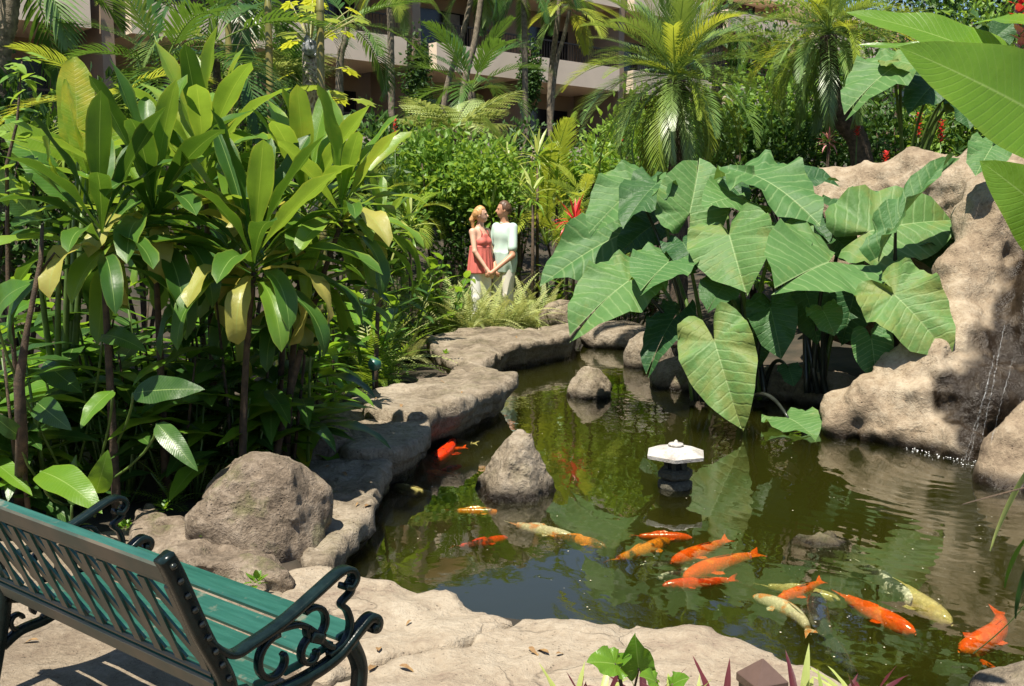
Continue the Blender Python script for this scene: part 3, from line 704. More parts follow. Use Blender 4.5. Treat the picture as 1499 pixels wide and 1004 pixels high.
def put(root, name, me, mat, base, tip, nh=(0, -.5, .85), wid=1., tilt=None):
    base, tip = Vector(base), Vector(tip); d = tip-base; L = d.length
    ys = max(v.co.y for v in me.vertices); zt = [v.co.z for v in me.vertices if v.co.y > ys*.98][0]
    chord = math.hypot(ys, zt); s = L/chord
    # the blade bends away from its chord: turn it so its tip lands on the tip point
    Mx = frame(base-root.location, d, nh, s*wid, s, s) @ Matrix.Rotation(-math.atan2(zt, ys), 4, 'X')
    ob = bpy.data.objects.new(name, me); link(ob, root); ob.matrix_local = Mx
    if len(me.materials) == 0: me.materials.append(mat)
    if me.materials[0] is not mat: ob.material_slots[0].link = 'OBJECT'; ob.material_slots[0].material = mat
    return ob
def stem(root, pts, rad, mat, name='stem', n=7):
    b = MB(); b.tube([Vector(p)-root.location for p in pts], rad, n); return part(name, b.mesh(name), mat, root)

# ---- elephant ears
def ears():
    bases = [(on(1030, 585, -.1), 'left'), (at(1105, 585, 9.15), 'mid'), (at(1190, 575, 9.0), 'right'), (at(1290, 520, 9.0), 'rock')]
    labels = ['elephant ear plant nearest the far shore rocks, with a huge hanging leaf over the water',
              'elephant ear plant in the middle of the clump, above the small floating leaf',
              'elephant ear plant with folded pale leaves behind the lantern',
              'elephant ear plant leaning against the waterfall rock']
    roots = [thing('elephant_ear_plant', labels[i], 'plant', bases[i][0], 'elephant ear clump') for i in range(4)]
    L = [(0, 1046, 500, 8.1, 1086, 628, 7.8, .92, (-.35, -.8, .45), 0, 0), (3, 1310, 432, 8.0, 1392, 525, 7.7, 1.1, (-.25, -.75, .6), 1, 0),
         (0, 919, 412, 9.0, 834, 492, 8.6, 1.0, (-.3, -.75, .6), 0, 0), (0, 905, 345, 10.1, 790, 420, 9.9, .9, (-.2, -.75, .6), 1, 0),
         (1, 1068, 345, 8.9, 1092, 428, 8.5, 1.35, (-.4, -.7, .6), 2, 0), (2, 1212, 384, 8.6, 1134, 422, 8.1, 1.45, (.1, -.62, .8), 2, 0),
         (1, 1010, 310, 9.4, 1024, 231, 9.8, 1.15, (.1, -.85, .4), 0, 0), (2, 1108, 258, 9.4, 1200, 332, 8.9, 1.15, (.3, -.7, .6), 1, 0),
         (2, 1135, 262, 9.9, 1230, 266, 9.9, .9, (0, -.4, .9), 0, 1), (3, 1275, 338, 9.0, 1402, 322, 9.2, 1.15, (0, -.75, .65), 0, 0),
         (3, 1310, 332, 8.5, 1399, 224, 8.7, .35, (-.6, -.3, .6), 2, 0), (3, 1325, 352, 9.1, 1405, 350, 9.0, 1.1, (0, -.5, .85), 1, 1),
         (0, 978, 384, 9.0, 938, 426, 8.6, 1.25, (-.3, -.7, .65), 2, 0), (2, 1205, 455, 8.5, 1222, 492, 8.3, 1.2, (-.2, -.7, .7), 1, 0),
         (1, 1155, 540, 8.7, 1162, 566, 8.6, 1.4, (0, -.8, .5), 1, 1), (1, 1155, 612, 8.2, 1193, 641, 7.85, 1.45, (0, -.45, .9), 0, 0),
         (1, 1128, 452, 8.7, 1144, 526, 8.5, 1.05, (-.2, -.85, .5), 1, 1), (3, 1276, 498, 8.25, 1284, 562, 8.1, 1.0, (-.3, -.8, .5), 0, 0),
         (0, 985, 468, 9.0, 946, 548, 8.7, .75, (-.5, -.7, .5), 0, 1), (0, 928, 275, 9.8, 862, 342, 9.5, 1., (-.3, -.7, .6), 2, 0),
         (0, 960, 270, 9.7, 912, 335, 9.3, .9, (-.3, -.6, .7), 1, 1), (1, 1085, 290, 9.4, 1035, 305, 9.0, 1.3, (0, -.6, .8), 3, 0),
         (1, 1098, 462, 9.3, 1104, 545, 9.1, 1., (-.1, -.9, .4), 0, 1), (2, 1180, 430, 9.1, 1196, 505, 8.9, 1., (.1, -.9, .4), 1, 1),
         (2, 1250, 432, 9.0, 1232, 505, 8.9, 1., (-.1, -.9, .4), 2, 1), (1, 1142, 330, 9.0, 1176, 378, 8.6, 1.2, (.1, -.7, .7), 3, 0),
         (2, 1245, 300, 9.5, 1300, 345, 9.1, 1.2, (.1, -.6, .8), 2, 1), (1, 1060, 262, 9.9, 1095, 300, 9.7, 1.2, (0, -.6, .8), 1, 1),
         (0, 1000, 355, 9.2, 1020, 400, 8.9, 1.2, (-.2, -.6, .75), 3, 1), (3, 1352, 340, 9.2, 1372, 400, 9.0, 1.1, (-.2, -.8, .5), 0, 1),
         (2, 1172, 320, 9.6, 1215, 352, 9.3, 1.2, (.1, -.6, .75), 0, 1), (1, 1058, 420, 8.8, 1035, 455, 8.6, 1.3, (-.2, -.7, .7), 2, 1),
         (2, 1225, 350, 9.4, 1262, 395, 9.2, 1.1, (.1, -.7, .7), 0, 1), (0, 955, 330, 9.9, 905, 372, 9.8, 1.2, (-.2, -.7, .7), 0, 1)]
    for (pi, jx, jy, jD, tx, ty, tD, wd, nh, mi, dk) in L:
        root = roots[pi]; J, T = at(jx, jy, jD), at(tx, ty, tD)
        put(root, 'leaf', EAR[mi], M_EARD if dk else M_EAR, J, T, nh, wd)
        b0 = root.location; s0 = b0+Vector((random.uniform(-.12, .12), random.uniform(-.1, .1), 0))
        mid = s0*.45+J*.55+Vector(((J.x-s0.x)*-.15, .15, .28 if J.z > .35 else .35))
        end = J-(Vector(nh).normalized()*.012)
        if J.z < .1: mid = (s0+J)/2+Vector((0, 0, .25))
        stem(root, bez(s0, mid, end, 10), [.028-.016*i/10 for i in range(11)], M_DSTEM if random.random() < .7 else M_GSTEM, 'petiole')
ears()

# ---- big-leaved plants seen between the palm and the waterfall
def back_ears():
    r = thing('elephant_ear_plant', 'ribbed elephant ear plant behind the waterfall rock, below the leaning palm crown', 'plant', at(1330, 260, 12.0))
    for (jx, jy, jD, tx, ty, tD, wd, nh, mi, dk) in [(1308, 98, 11.1, 1236, 168, 10.8, .95, (-.5, -.6, .6), 0, 0), (1318, 90, 11.1, 1368, 106, 10.8, 1.5, (0, -.6, .8), 2, 0),
                                                     (1372, 118, 11.2, 1330, 168, 11.0, 1.1, (-.4, -.7, .5), 1, 1), (1400, 130, 11.3, 1384, 165, 11.1, 1.2, (.1, -.8, .5), 0, 0), (1440, 40, 11.3, 1420, 18, 11.1, 1.3, (0, -.7, .7), 0, 0),
                                                     (1450, 60, 11.1, 1488, 30, 11.1, 1.2, (0, -.8, .5), 0, 1), (1404, 150, 11.1, 1420, 190, 10.9, 1.2, (.2, -.8, .5), 1, 1)]:
        J, T = at(jx, jy, jD), at(tx, ty, tD); put(r, 'leaf', EAR[mi], M_EARD if dk else M_EAR, J, T, nh, wd)
        stem(r, bez(r.location+Vector((random.uniform(-.1, .1), 0, -.4)), (r.location+J)/2+Vector((0, .2, .4)), J, 8), [.025-.012*i/8 for i in range(9)], M_GSTEM, 'petiole')
    r = thing('taro_plant', 'small taro leaf hanging over the rim of the waterfall rock', 'plant', at(1450, 262, 8.9))
    put(r, 'leaf', EAR[1], M_EAR, at(1452, 215, 8.6), at(1428, 258, 8.4), (-.3, -.8, .5), 1.1); stem(r, bez(r.location, at(1456, 235, 8.8), at(1452, 215, 8.62)), .012, M_GSTEM, 'petiole')
back_ears()

# ---- foreground ginger at the right edge
def right_ginger():
    r = thing('ginger_plant', 'large bright green ginger plant leaning in beside the red flower', 'plant', (2.0, 2.25, -.03))
    b = [at(1560, 260, 2.4), at(1570, 60, 2.4)]
    stem(r, [r.location, (1.75, 2.35, .8), at(1545, 380, 2.4), at(1548, 180, 2.4), at(1560, -60, 2.45)], [.016, .015, .013, .012, .008], M_GSTEM)
    for (bx_, by_, bD, tx, ty, tD, wd, nh, mi, mt) in [(1600, 215, 2.4, 1315, 68, 2.35, 1.5, (-.4, -.85, .35), 0, M_GING), (1500, 105, 2.62, 1238, 18, 2.7, 1.05, (-.1, -.7, .7), 0, M_GING),
                                                   (1470, 100, 2.8, 1254, 66, 2.95, .6, (0, -.6, .8), 0, M_GING), (1600, 380, 2.35, 1434, 235, 2.3, 1.7, (-.5, -.8, .3), 1, M_GING),
                                                   (1560, 55, 2.45, 1418, 38, 2.7, .8, (-.1, -.6, .8), 1, M_GING), (1530, 110, 2.7, 1420, 130, 2.9, .7, (0, -.7, .7), 0, M_GING), (1560, 480, 2.4, 1520, 400, 2.4, 1, (-.5, -.8, .3), 1, M_GING)]:
        put(r, 'leaf', BLADE[mi], mt, at(bx_, by_, bD), at(tx, ty, tD), nh, wd)
    f = thing('ginger_flower', 'red and pink ginger flower spike among the large right leaves', 'flower', at(1499, 110, 2.6))
    stem(f, [(2.05, 2.35, -.03), (1.75, 2.55, 1.0), at(1500, 110, 2.6), at(1492, -30, 2.6)], [.009, .008, .007, .003], M_GSTEM)
    for k in range(34):
        q = k/33; c = at(1496-4*q, 95-125*q, 2.6); a = k*2.4
        d = Vector((math.cos(a)*.8, math.sin(a)*.8, .75)); me = BRACT
        ob = bpy.data.objects.new('bract', me); link(ob, f); ob.matrix_local = frame(c-f.location, d, Vector((-math.cos(a), -math.sin(a), .8)), .75, .75, .75)
        mt = M_PINK if q < .45 else M_RED
        if not me.materials: me.materials.append(M_RED)
        ob.material_slots[0].link = 'OBJECT'; ob.material_slots[0].material = mt
    h = thing('strap_plant', 'strappy plant with yellow green blades hanging over the pond edge', 'plant', (2.0, 2.9, -.03))
    for (px0, py0, px1, py1, mid, D0, D1, wd, mt) in [(1545, 640, 1449, 806, (1490, 690), 2.9, 2.9, .55, M_PALE), (1560, 700, 1408, 738, (1490, 715), 2.9, 2.8, .10, M_STEM), (1545, 760, 1470, 860, (1492, 770), 2.8, 2.8, .5, M_GING),
                                                  (1540, 780, 1486, 905, (1496, 820), 2.7, 2.7, .45, M_GINGD), (1530, 850, 1424, 956, (1480, 915), 2.8, 2.9, .10, M_PALE), (1560, 560, 1520, 640, (1530, 590), 2.9, 2.8, .5, M_GING)]:
        b2 = MB(); P = bez(at(px0, py0, D0), at(*mid, (D0+D1)/2), at(px1, py1, D1), 12); V = []; U = []
        for i, p in enumerate(P):
            t = i/12; w_ = .055*wd*math.sin(math.pi*min(1, .25+.75*t))**.7+.001; sd = Vector((.75, .35, .45)).normalized()*w_
            V += [p-sd-h.location, p+Vector((0, -.006, 0))-h.location, p+sd-h.location]; U += [(0, t), (.5, t), (1, t)]
        b2.add(V, [(3*i+k, 3*i+k+1, 3*i+k+4, 3*i+k+3) for i in range(12) for k in (0, 1)], U)
        part('blade', b2.mesh('blade'), mt, h)
    stem(h, [h.location, (2.02, 2.9, .5), at(1560, 560, 2.9)], .014, M_GSTEM)
BRACT = leaf('bract', .05, .03, 'ovate', .3, .4, 0, 4, 1, seed=3)
right_ginger()

# ---- ti plants on the left bank
def ti_plant(px, py, D, n, label, dark=0., old=0., tilt=(8, 80), sc=(.85, 1.1), lean=(0, 0), seed=0, group='ti plants', dx=0.):
    top = at(px, py, D); base = Vector((top.x-dx-lean[0]*.6, top.y-lean[1]*.6, gz(top.x, top.y)))
    r = thing('ti_plant', label, 'plant', base, group)
    stem(r, bez(base, (base+top)/2+Vector((-lean[0]*.15, 0, .1)), top, 8), [.026-.012*i/8 for i in range(9)], M_STEM)
    rs = random.Random(seed+99)
    def mats(q, r_): return M_TID if r_.random() < dark else M_TI
    no = int(n*old)
    rosette(r, top-base-Vector((0, 0, .12)), TI, mats, int((n-no)*1.9), tilt[0], tilt[1], sc, lean=lean, seed=seed, rise=.26)
    if no: rosette(r, top-base-Vector((0, 0, .05)), TIO, lambda q, r_: M_TIY, no+2, 50, 90, (.8, 1.), name='leaf', lean=lean, seed=seed+1, rise=.06)
ti_plant(225, 325, 5.6, 24, 'tall ti plant with drooping yellowed lower leaves above the boulder', .45, .36, (6, 95), (.95, 1.15), seed=1)
ti_plant(300, 262, 6.2, 13, 'ti plant with broad upright pale leaves rising over its neighbours', .15, 0, (4, 60), (.95, 1.15), seed=2)
ti_plant(372, 395, 5.5, 20, 'dark ti plant leaning over the ledge rocks with yellow hanging leaves', .85, .2, (10, 85), (.85, 1.1), (.22, -.1), seed=3)
ti_plant(450, 315, 6.1, 18, 'bright ti plant in front of the bamboo canes', .1, .1, (8, 90), (.85, 1.05), (.15, 0), dx=.1, seed=4)
ti_plant(500, 325, 5.9, 14, 'slender bright ti plant beside the papaya trunk', .1, .1, (8, 90), (.75, .95), (.3, 0), dx=.3, seed=5)
ti_plant(150, 360, 5.2, 15, 'dark ti plant between banana leaves and the tallest ti plant', .85, .1, (15, 85), (.8, 1.05), seed=6)
ti_plant(560, 350, 9.2, 9, 'small ti plant above the bank ferns', .1, 0, (10, 75), (.6, .8), (.15, 0), seed=7)
ti_plant(420, 440, 6.2, 12, 'low ti plant under the bright ti leaves', .5, .2, (15, 80), (.8, 1.), (.15, 0), seed=8)
ti_plant(290, 330, 6.8, 14, 'ti plant hidden behind the tallest ti rosette', .5, 0, (10, 75), (.9, 1.1), seed=9)

LM = [(40, 'banana blades'), (230, 'tallest ti plant'), (340, 'brown bamboo cane'), (460, 'papaya tree'), (560, 'bank ferns'), (640, 'tree fern'), (740, 'couple'), (820, 'young yellow palm'), (980, 'full crowned date palm'), (1110, 'gap between the date palms'), (1240, 'leaning date palm'), (1340, 'ribbed elephant ear leaves'), (1450, 'waterfall rock'), (1560, 'red flower spike')]
def near_lm(px): return min(LM, key=lambda q: abs(q[0]-px))[1]
# ---- heliconia / banana blades and gingers under them
def left_bank():
    r = thing('banana_plant', 'young banana plant with torn yellow green blades at the garden corner', 'plant', Vector((at(95, 560, 5.9).x, 5.9, -.03)))
    for (bx_, by_, tx, ty, D0, D1, wd, nh, mi, mt) in [(118, 250, 108, 82, 5.9, 6.0, 1.15, (.3, -.9, .2), 0, M_BAN), (128, 255, 95, 115, 5.7, 5.7, .8, (-.5, -.8, .2), 0, M_BAN), (115, 235, -5, 190, 5.8, 5.5, 1.5, (0, -.75, .6), 1, M_BAN),
                                                   (110, 300, 10, 170, 6.1, 6.2, 1.0, (-.2, -.9, .3), 1, M_GING), (120, 310, 178, 165, 6.1, 6.1, .8, (.3, -.8, .3), 1, M_BAN), (60, 330, -20, 240, 5.4, 5.3, 1.3, (-.2, -.8, .5), 0, M_GINGD), (90, 330, 20, 330, 5.3, 4.9, 1.2, (0, -.6, .7), 1, M_GINGD), (105, 280, 70, 200, 5.6, 5.2, 1.2, (0, -.85, .5), 1, M_BAN)]:
        put(r, 'leaf', BANANA[mi], mt, at(bx_, by_, D0), at(tx, ty, D1), nh, wd)
        stem(r, bez(r.location+Vector((random.uniform(-.05, .05), 0, .3)), at(bx_-10, by_+120, D0), at(bx_, by_, D0), 6), [.03, .025, .02, .017, .014, .012, .01], M_GSTEM, 'petiole')
    stem(r, [r.location, r.location+Vector((.01, 0, .5)), r.location+Vector((.03, 0, .95))], [.06, .05, .035], M_GSTEM, 'trunk')
    r = thing('canna_plant', 'broad leaved plant with one sunlit leaf hanging behind the bench', 'plant', on(95, 760, -.03))
    for (bx_, by_, tx, ty, D0, D1, wd, nh, mi, mt) in [(60, 690, 150, 752, 4.7, 4.45, 1.25, (.2, -.55, .85), 1, M_GING), (140, 722, 158, 658, 4.8, 4.75, 1.5, (.4, -.8, .2), 1, M_GING), (105, 740, 112, 665, 4.9, 4.9, 1.2, (-.4, -.8, .2), 0, M_GINGD),
                                                   (195, 575, 300, 570, 5.0, 4.9, 1.3, (0, -.75, .6), 0, M_GINGD), (165, 572, 118, 628, 5.0, 4.8, 1.4, (-.2, -.75, .6), 1, M_GING), (55, 590, 105, 630, 5.0, 4.8, 1.3, (0, -.8, .5), 1, M_GINGD), (-5, 460, 45, 415, 4.7, 4.5, 1.6, (-.1, -.85, .5), 1, M_GING),
                                                   (150, 490, 215, 515, 5.2, 5.0, 1.1, (0, -.7, .7), 1, M_GINGD), (65, 530, 120, 575, 5.4, 5.2, 1.4, (0, -.9, .4), 0, M_GINGD), (230, 620, 290, 690, 4.95, 4.8, 1., (.1, -.8, .5), 1, M_GINGD), (30, 640, -20, 600, 4.8, 4.7, 1.3, (0, -.8, .5), 1, M_GINGD)]:
        put(r, 'leaf', BLADE[mi], mt, at(bx_, by_, D0), at(tx, ty, D1), nh, wd)
        stem(r, bez(r.location+Vector((random.uniform(-.15, .15), random.uniform(0, .3), 0)), at(bx_, by_+60, D0+.1), at(bx_, by_, D0), 6), .007, M_GSTEM, 'petiole')
    rs = random.Random(5); k = 0
    G = [(40, 6.2), (110, 6.4), (170, 6.1), (215, 6.6), (265, 6.2), (320, 6.5), (350, 7.0), (400, 7.3), (60, 7.2), (140, 7.4), (240, 7.6), (300, 8.0), (440, 7.6), (-30, 5.9), (-60, 6.8), (470, 8.2), (15, 5.3), (330, 5.9), (405, 6.3)]
    for i, (px, D) in enumerate(G):
        b = at(px, 600, D); b.z = gz(b.x, b.y)
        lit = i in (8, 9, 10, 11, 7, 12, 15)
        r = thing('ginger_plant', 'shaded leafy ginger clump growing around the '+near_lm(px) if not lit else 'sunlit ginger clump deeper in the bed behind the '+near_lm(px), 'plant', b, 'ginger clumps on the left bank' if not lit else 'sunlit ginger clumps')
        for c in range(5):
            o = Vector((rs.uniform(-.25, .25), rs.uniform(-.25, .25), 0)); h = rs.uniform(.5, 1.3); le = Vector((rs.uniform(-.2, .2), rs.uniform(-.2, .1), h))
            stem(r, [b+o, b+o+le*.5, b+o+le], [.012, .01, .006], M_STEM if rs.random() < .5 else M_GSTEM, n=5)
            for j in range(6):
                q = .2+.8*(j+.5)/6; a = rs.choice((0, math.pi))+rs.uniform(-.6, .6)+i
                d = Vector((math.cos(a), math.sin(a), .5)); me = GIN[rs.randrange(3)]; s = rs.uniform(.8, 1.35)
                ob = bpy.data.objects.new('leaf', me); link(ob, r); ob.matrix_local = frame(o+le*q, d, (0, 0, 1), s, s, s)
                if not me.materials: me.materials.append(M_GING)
                ob.material_slots[0].link = 'OBJECT'; ob.material_slots[0].material = M_GING if (lit or rs.random() < .3) else M_GINGD  # sun and shade put into leaf colour: lit clumps bright, others mostly dark
    r = thing('woody_shrub', 'bare brown woody stem with sparse leaves at the bed edge', 'shrub', on(30, 760, -.03))
    stem(r, [r.location, at(32, 640, 4.8), at(28, 560, 4.8), at(40, 480, 4.8), at(60, 380, 4.85), at(62, 330, 4.9)], [.035, .03, .026, .014, .012, .008], M_STEM)
    stem(r, [at(58, 400, 4.85), at(80, 370, 4.9), at(95, 385, 4.9)], [.008, .006, .003], M_STEM, 'branch')
    v = thing('vine_shrub', 'small leaved climbing shrub at the left garden edge', 'shrub', at(20, 420, 5.0)+Vector((0, 0, -1.3)))
    stem(v, [v.location, at(12, 420, 5.0), at(10, 240, 5.0), at(25, 180, 5.0), at(32, 90, 5.0)], [.014, .012, .009, .007, .003], M_STEM)
    for k2 in range(46):
        q = rs.random(); p = at(10+22*q+rs.gauss(0, 14), 300-225*q+rs.gauss(0, 8), 5.0+rs.gauss(0, .06)); a = rs.random()*6.28
        ob = bpy.data.objects.new('leaf', SMALL[k2 % 2]); link(ob, v); s = rs.uniform(.7, 1.35); ob.matrix_local = frame(p-v.location, (math.cos(a), math.sin(a), rs.uniform(-.5, .4)), (0, -.3, 1), s, s, s)
        if not SMALL[k2 % 2].materials: SMALL[k2 % 2].materials.append(M_BUSH)
left_bank()
def low_fill():
    rs = random.Random(31)
    r = thing('broadleaf_clump', 'bright yellow green broad leaved clump spilling towards the ledge rocks', 'plant', Vector((at(415, 600, 6.5).x, 6.5, -.03)))
    for k in range(22):
        b = r.location+Vector((rs.uniform(-.2, .2), rs.uniform(-.2, .2), rs.uniform(.1, .45))); a = rs.uniform(-1.9, .9); l = rs.uniform(.35, .6)
        put(r, 'leaf', BLADE[rs.randrange(3)], M_GING if rs.random() < .75 else M_BAN, b, b+Vector((math.cos(a)*l, math.sin(a)*l, rs.uniform(-.12, .3))), (0, -.2, 1), rs.uniform(.8, 1.1))
        stem(r, [r.location, b], .006, M_GSTEM, 'petiole', 5)
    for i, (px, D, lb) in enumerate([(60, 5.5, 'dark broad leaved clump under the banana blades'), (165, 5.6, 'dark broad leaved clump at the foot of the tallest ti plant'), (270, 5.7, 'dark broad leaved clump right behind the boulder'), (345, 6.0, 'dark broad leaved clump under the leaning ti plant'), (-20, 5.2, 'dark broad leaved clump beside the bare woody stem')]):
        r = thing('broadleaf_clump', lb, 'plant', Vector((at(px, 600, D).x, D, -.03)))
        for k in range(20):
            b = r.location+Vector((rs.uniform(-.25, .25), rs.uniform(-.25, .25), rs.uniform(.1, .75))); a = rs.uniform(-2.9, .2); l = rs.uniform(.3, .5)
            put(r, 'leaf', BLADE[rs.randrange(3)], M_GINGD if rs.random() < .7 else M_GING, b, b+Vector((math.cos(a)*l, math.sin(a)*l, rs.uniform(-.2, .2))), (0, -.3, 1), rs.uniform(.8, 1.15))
            stem(r, [r.location+Vector(((b.x-r.location.x)*.4, (b.y-r.location.y)*.4, 0)), b], .006, M_GSTEM, 'petiole', 5)
low_fill()

# ---- ferns
def fern(p, n, sc, mat, label, group, seed, name='fern'):
    r = thing(name, label, 'fern', p, group)
    rosette(r, (0, 0, 0), FERN, lambda q, rs: mat, n, 10, 80, (sc*.75, sc*1.2), name='frond', seed=seed)
rs = random.Random(11)
for i, (px, py, z, s, y) in enumerate([(665, 478, .1, 1.0, 1), (690, 482, .12, 1.0, 1), (720, 480, .12, 1.05, 1), (745, 478, .12, 1.1, 1), (770, 478, .1, 1.0, 1), (795, 470, .1, .9, 1), (680, 470, .1, 1.1, 0), (735, 465, .1, 1.0, 1), (765, 462, .1, 1.1, 1), (655, 466, .1, 1.0, 0), (805, 462, .1, .9, 0), (705, 473, .1, .9, 1)]):
    fern(on(px, py, z), 22, s*1.55, M_FERNY if y else M_FERN, 'pale yellow fern at the feet of the couple' if y else 'green fern at the edge of the pale fern patch', 'ferns before the couple', 100+i)
for i in range(34):
    t = rs.random(); px = 505+150*t+rs.gauss(0, 14); py = 565-70*t-rs.random()*70
    p = on(px, max(py, 455), .05); p.z = gz(p.x, p.y)
    fern(p, 18, rs.uniform(1.1, 1.9), M_FERN if rs.random() < .75 else M_FERNY, 'green sword fern on the bank behind the ledge rocks', 'bank ferns', 140+i)
for i, (px, py, D) in enumerate([(470, 575, 7.4), (440, 590, 7.0), (500, 560, 7.9), (395, 640, 6.3), (350, 660, 6.1), (300, 665, 5.9), (250, 690, 5.6), (420, 620, 6.6), (330, 620, 6.6)]):
    p = at(px, py, D); p.z = -.02
    fern(p, 12, .85, M_FERN, 'low fern at the foot of the ti plants', 'low ferns by the boulder', 190+i)

# ------------------------------------------------------------------ background garden
def trunk_ring(root, pts, r0, r1, mat, rings=26, name='trunk', n=9, ringamp=.10):
    P = [Vector(p) for p in pts]; out = []; rad = []
    N = len(P)-1; K = rings*2
    for i in range(K+1):
        t = i/K*N; k = min(N-1, int(t)); f = t-k
        a, b = P[k], P[k+1]; a0 = P[max(0, k-1)]; b1 = P[min(N, k+2)]
        m0, m1 = (b-a0)/2, (b1-a)/2
        out.append(a*(2*f**3-3*f*f+1)+m0*(f**3-2*f*f+f)+b*(-2*f**3+3*f*f)+m1*(f**3-f*f))
        rad.append((r0+(r1-r0)*i/K)*(1+ringamp*(i % 2)))
    return stem(root, out, rad, mat, name, n)
def palm(base, pts, crown, meshes, mats, n, tilt, sc, label, name='palm_tree', r=(.1, .07), mat=None, seed=0, group=None, cat='palm', lean=(0, 0), rings=26):
    base = Vector(base); r_ = thing(name, label, cat, base, group)
    if pts is not None: trunk_ring(r_, [base]+list(pts)+[crown], r[0], r[1], mat or M_TRUNK, rings)
    rosette(r_, Vector(crown)-base, meshes, mats, n, tilt[0], tilt[1], sc, name='frond', seed=seed, lean=lean, rise=.12)
    return r_
def gp(px, D): p = at(px, 305, D); p.z = gz(p.x, p.y); return p
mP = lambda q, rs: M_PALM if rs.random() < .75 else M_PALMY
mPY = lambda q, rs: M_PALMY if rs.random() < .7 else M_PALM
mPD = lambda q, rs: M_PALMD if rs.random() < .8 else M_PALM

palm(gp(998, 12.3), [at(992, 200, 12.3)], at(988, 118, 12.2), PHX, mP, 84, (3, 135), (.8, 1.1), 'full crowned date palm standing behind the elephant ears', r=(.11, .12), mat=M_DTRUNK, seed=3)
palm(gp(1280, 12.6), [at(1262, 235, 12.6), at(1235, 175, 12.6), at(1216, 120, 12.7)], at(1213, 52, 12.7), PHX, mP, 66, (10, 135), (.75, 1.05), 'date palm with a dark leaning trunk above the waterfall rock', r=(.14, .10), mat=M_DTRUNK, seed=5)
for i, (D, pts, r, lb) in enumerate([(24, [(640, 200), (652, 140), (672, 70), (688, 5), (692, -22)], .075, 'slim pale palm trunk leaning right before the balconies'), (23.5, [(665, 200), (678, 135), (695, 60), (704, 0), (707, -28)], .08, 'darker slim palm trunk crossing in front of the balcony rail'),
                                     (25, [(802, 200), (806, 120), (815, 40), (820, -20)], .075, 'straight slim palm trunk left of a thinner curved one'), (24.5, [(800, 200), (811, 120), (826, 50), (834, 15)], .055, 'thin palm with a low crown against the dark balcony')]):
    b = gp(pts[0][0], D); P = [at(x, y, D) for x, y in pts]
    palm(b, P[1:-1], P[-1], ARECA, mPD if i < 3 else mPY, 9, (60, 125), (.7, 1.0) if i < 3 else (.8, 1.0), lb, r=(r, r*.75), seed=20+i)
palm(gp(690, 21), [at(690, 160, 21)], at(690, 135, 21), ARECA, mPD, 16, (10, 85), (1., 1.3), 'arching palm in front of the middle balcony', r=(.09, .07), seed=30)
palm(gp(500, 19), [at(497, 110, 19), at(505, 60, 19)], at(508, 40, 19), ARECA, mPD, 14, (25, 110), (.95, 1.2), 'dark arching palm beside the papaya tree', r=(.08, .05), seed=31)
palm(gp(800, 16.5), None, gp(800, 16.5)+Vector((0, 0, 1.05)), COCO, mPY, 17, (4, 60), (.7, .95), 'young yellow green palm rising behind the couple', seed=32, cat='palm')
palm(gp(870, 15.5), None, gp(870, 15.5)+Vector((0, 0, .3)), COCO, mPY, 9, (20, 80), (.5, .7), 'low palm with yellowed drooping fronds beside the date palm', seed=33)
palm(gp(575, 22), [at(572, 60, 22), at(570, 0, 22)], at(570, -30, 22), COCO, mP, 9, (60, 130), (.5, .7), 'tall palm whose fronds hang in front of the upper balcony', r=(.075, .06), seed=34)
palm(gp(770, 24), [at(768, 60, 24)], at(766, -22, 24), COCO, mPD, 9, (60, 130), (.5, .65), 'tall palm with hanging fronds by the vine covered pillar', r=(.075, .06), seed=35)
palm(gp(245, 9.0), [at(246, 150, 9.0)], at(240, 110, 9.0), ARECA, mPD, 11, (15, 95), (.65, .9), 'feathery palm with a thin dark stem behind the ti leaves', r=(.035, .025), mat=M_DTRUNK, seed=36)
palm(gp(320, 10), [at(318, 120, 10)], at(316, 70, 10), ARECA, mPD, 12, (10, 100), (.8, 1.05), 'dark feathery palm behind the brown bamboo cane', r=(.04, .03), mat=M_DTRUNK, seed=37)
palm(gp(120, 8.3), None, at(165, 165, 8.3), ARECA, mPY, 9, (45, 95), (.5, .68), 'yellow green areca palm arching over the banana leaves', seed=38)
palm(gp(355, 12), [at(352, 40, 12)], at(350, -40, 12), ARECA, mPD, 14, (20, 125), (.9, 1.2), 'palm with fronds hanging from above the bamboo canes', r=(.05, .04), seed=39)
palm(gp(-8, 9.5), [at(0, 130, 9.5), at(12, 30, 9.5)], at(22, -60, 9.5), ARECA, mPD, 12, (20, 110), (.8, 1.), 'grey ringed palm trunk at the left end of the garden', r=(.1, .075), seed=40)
palm(gp(1050, 17), [at(1050, 80, 17)], at(1052, 20, 17), PHX, mPD, 26, (15, 120), (.9, 1.1), 'shadowed palm between the two date palms', r=(.09, .08), mat=M_DTRUNK, seed=41)

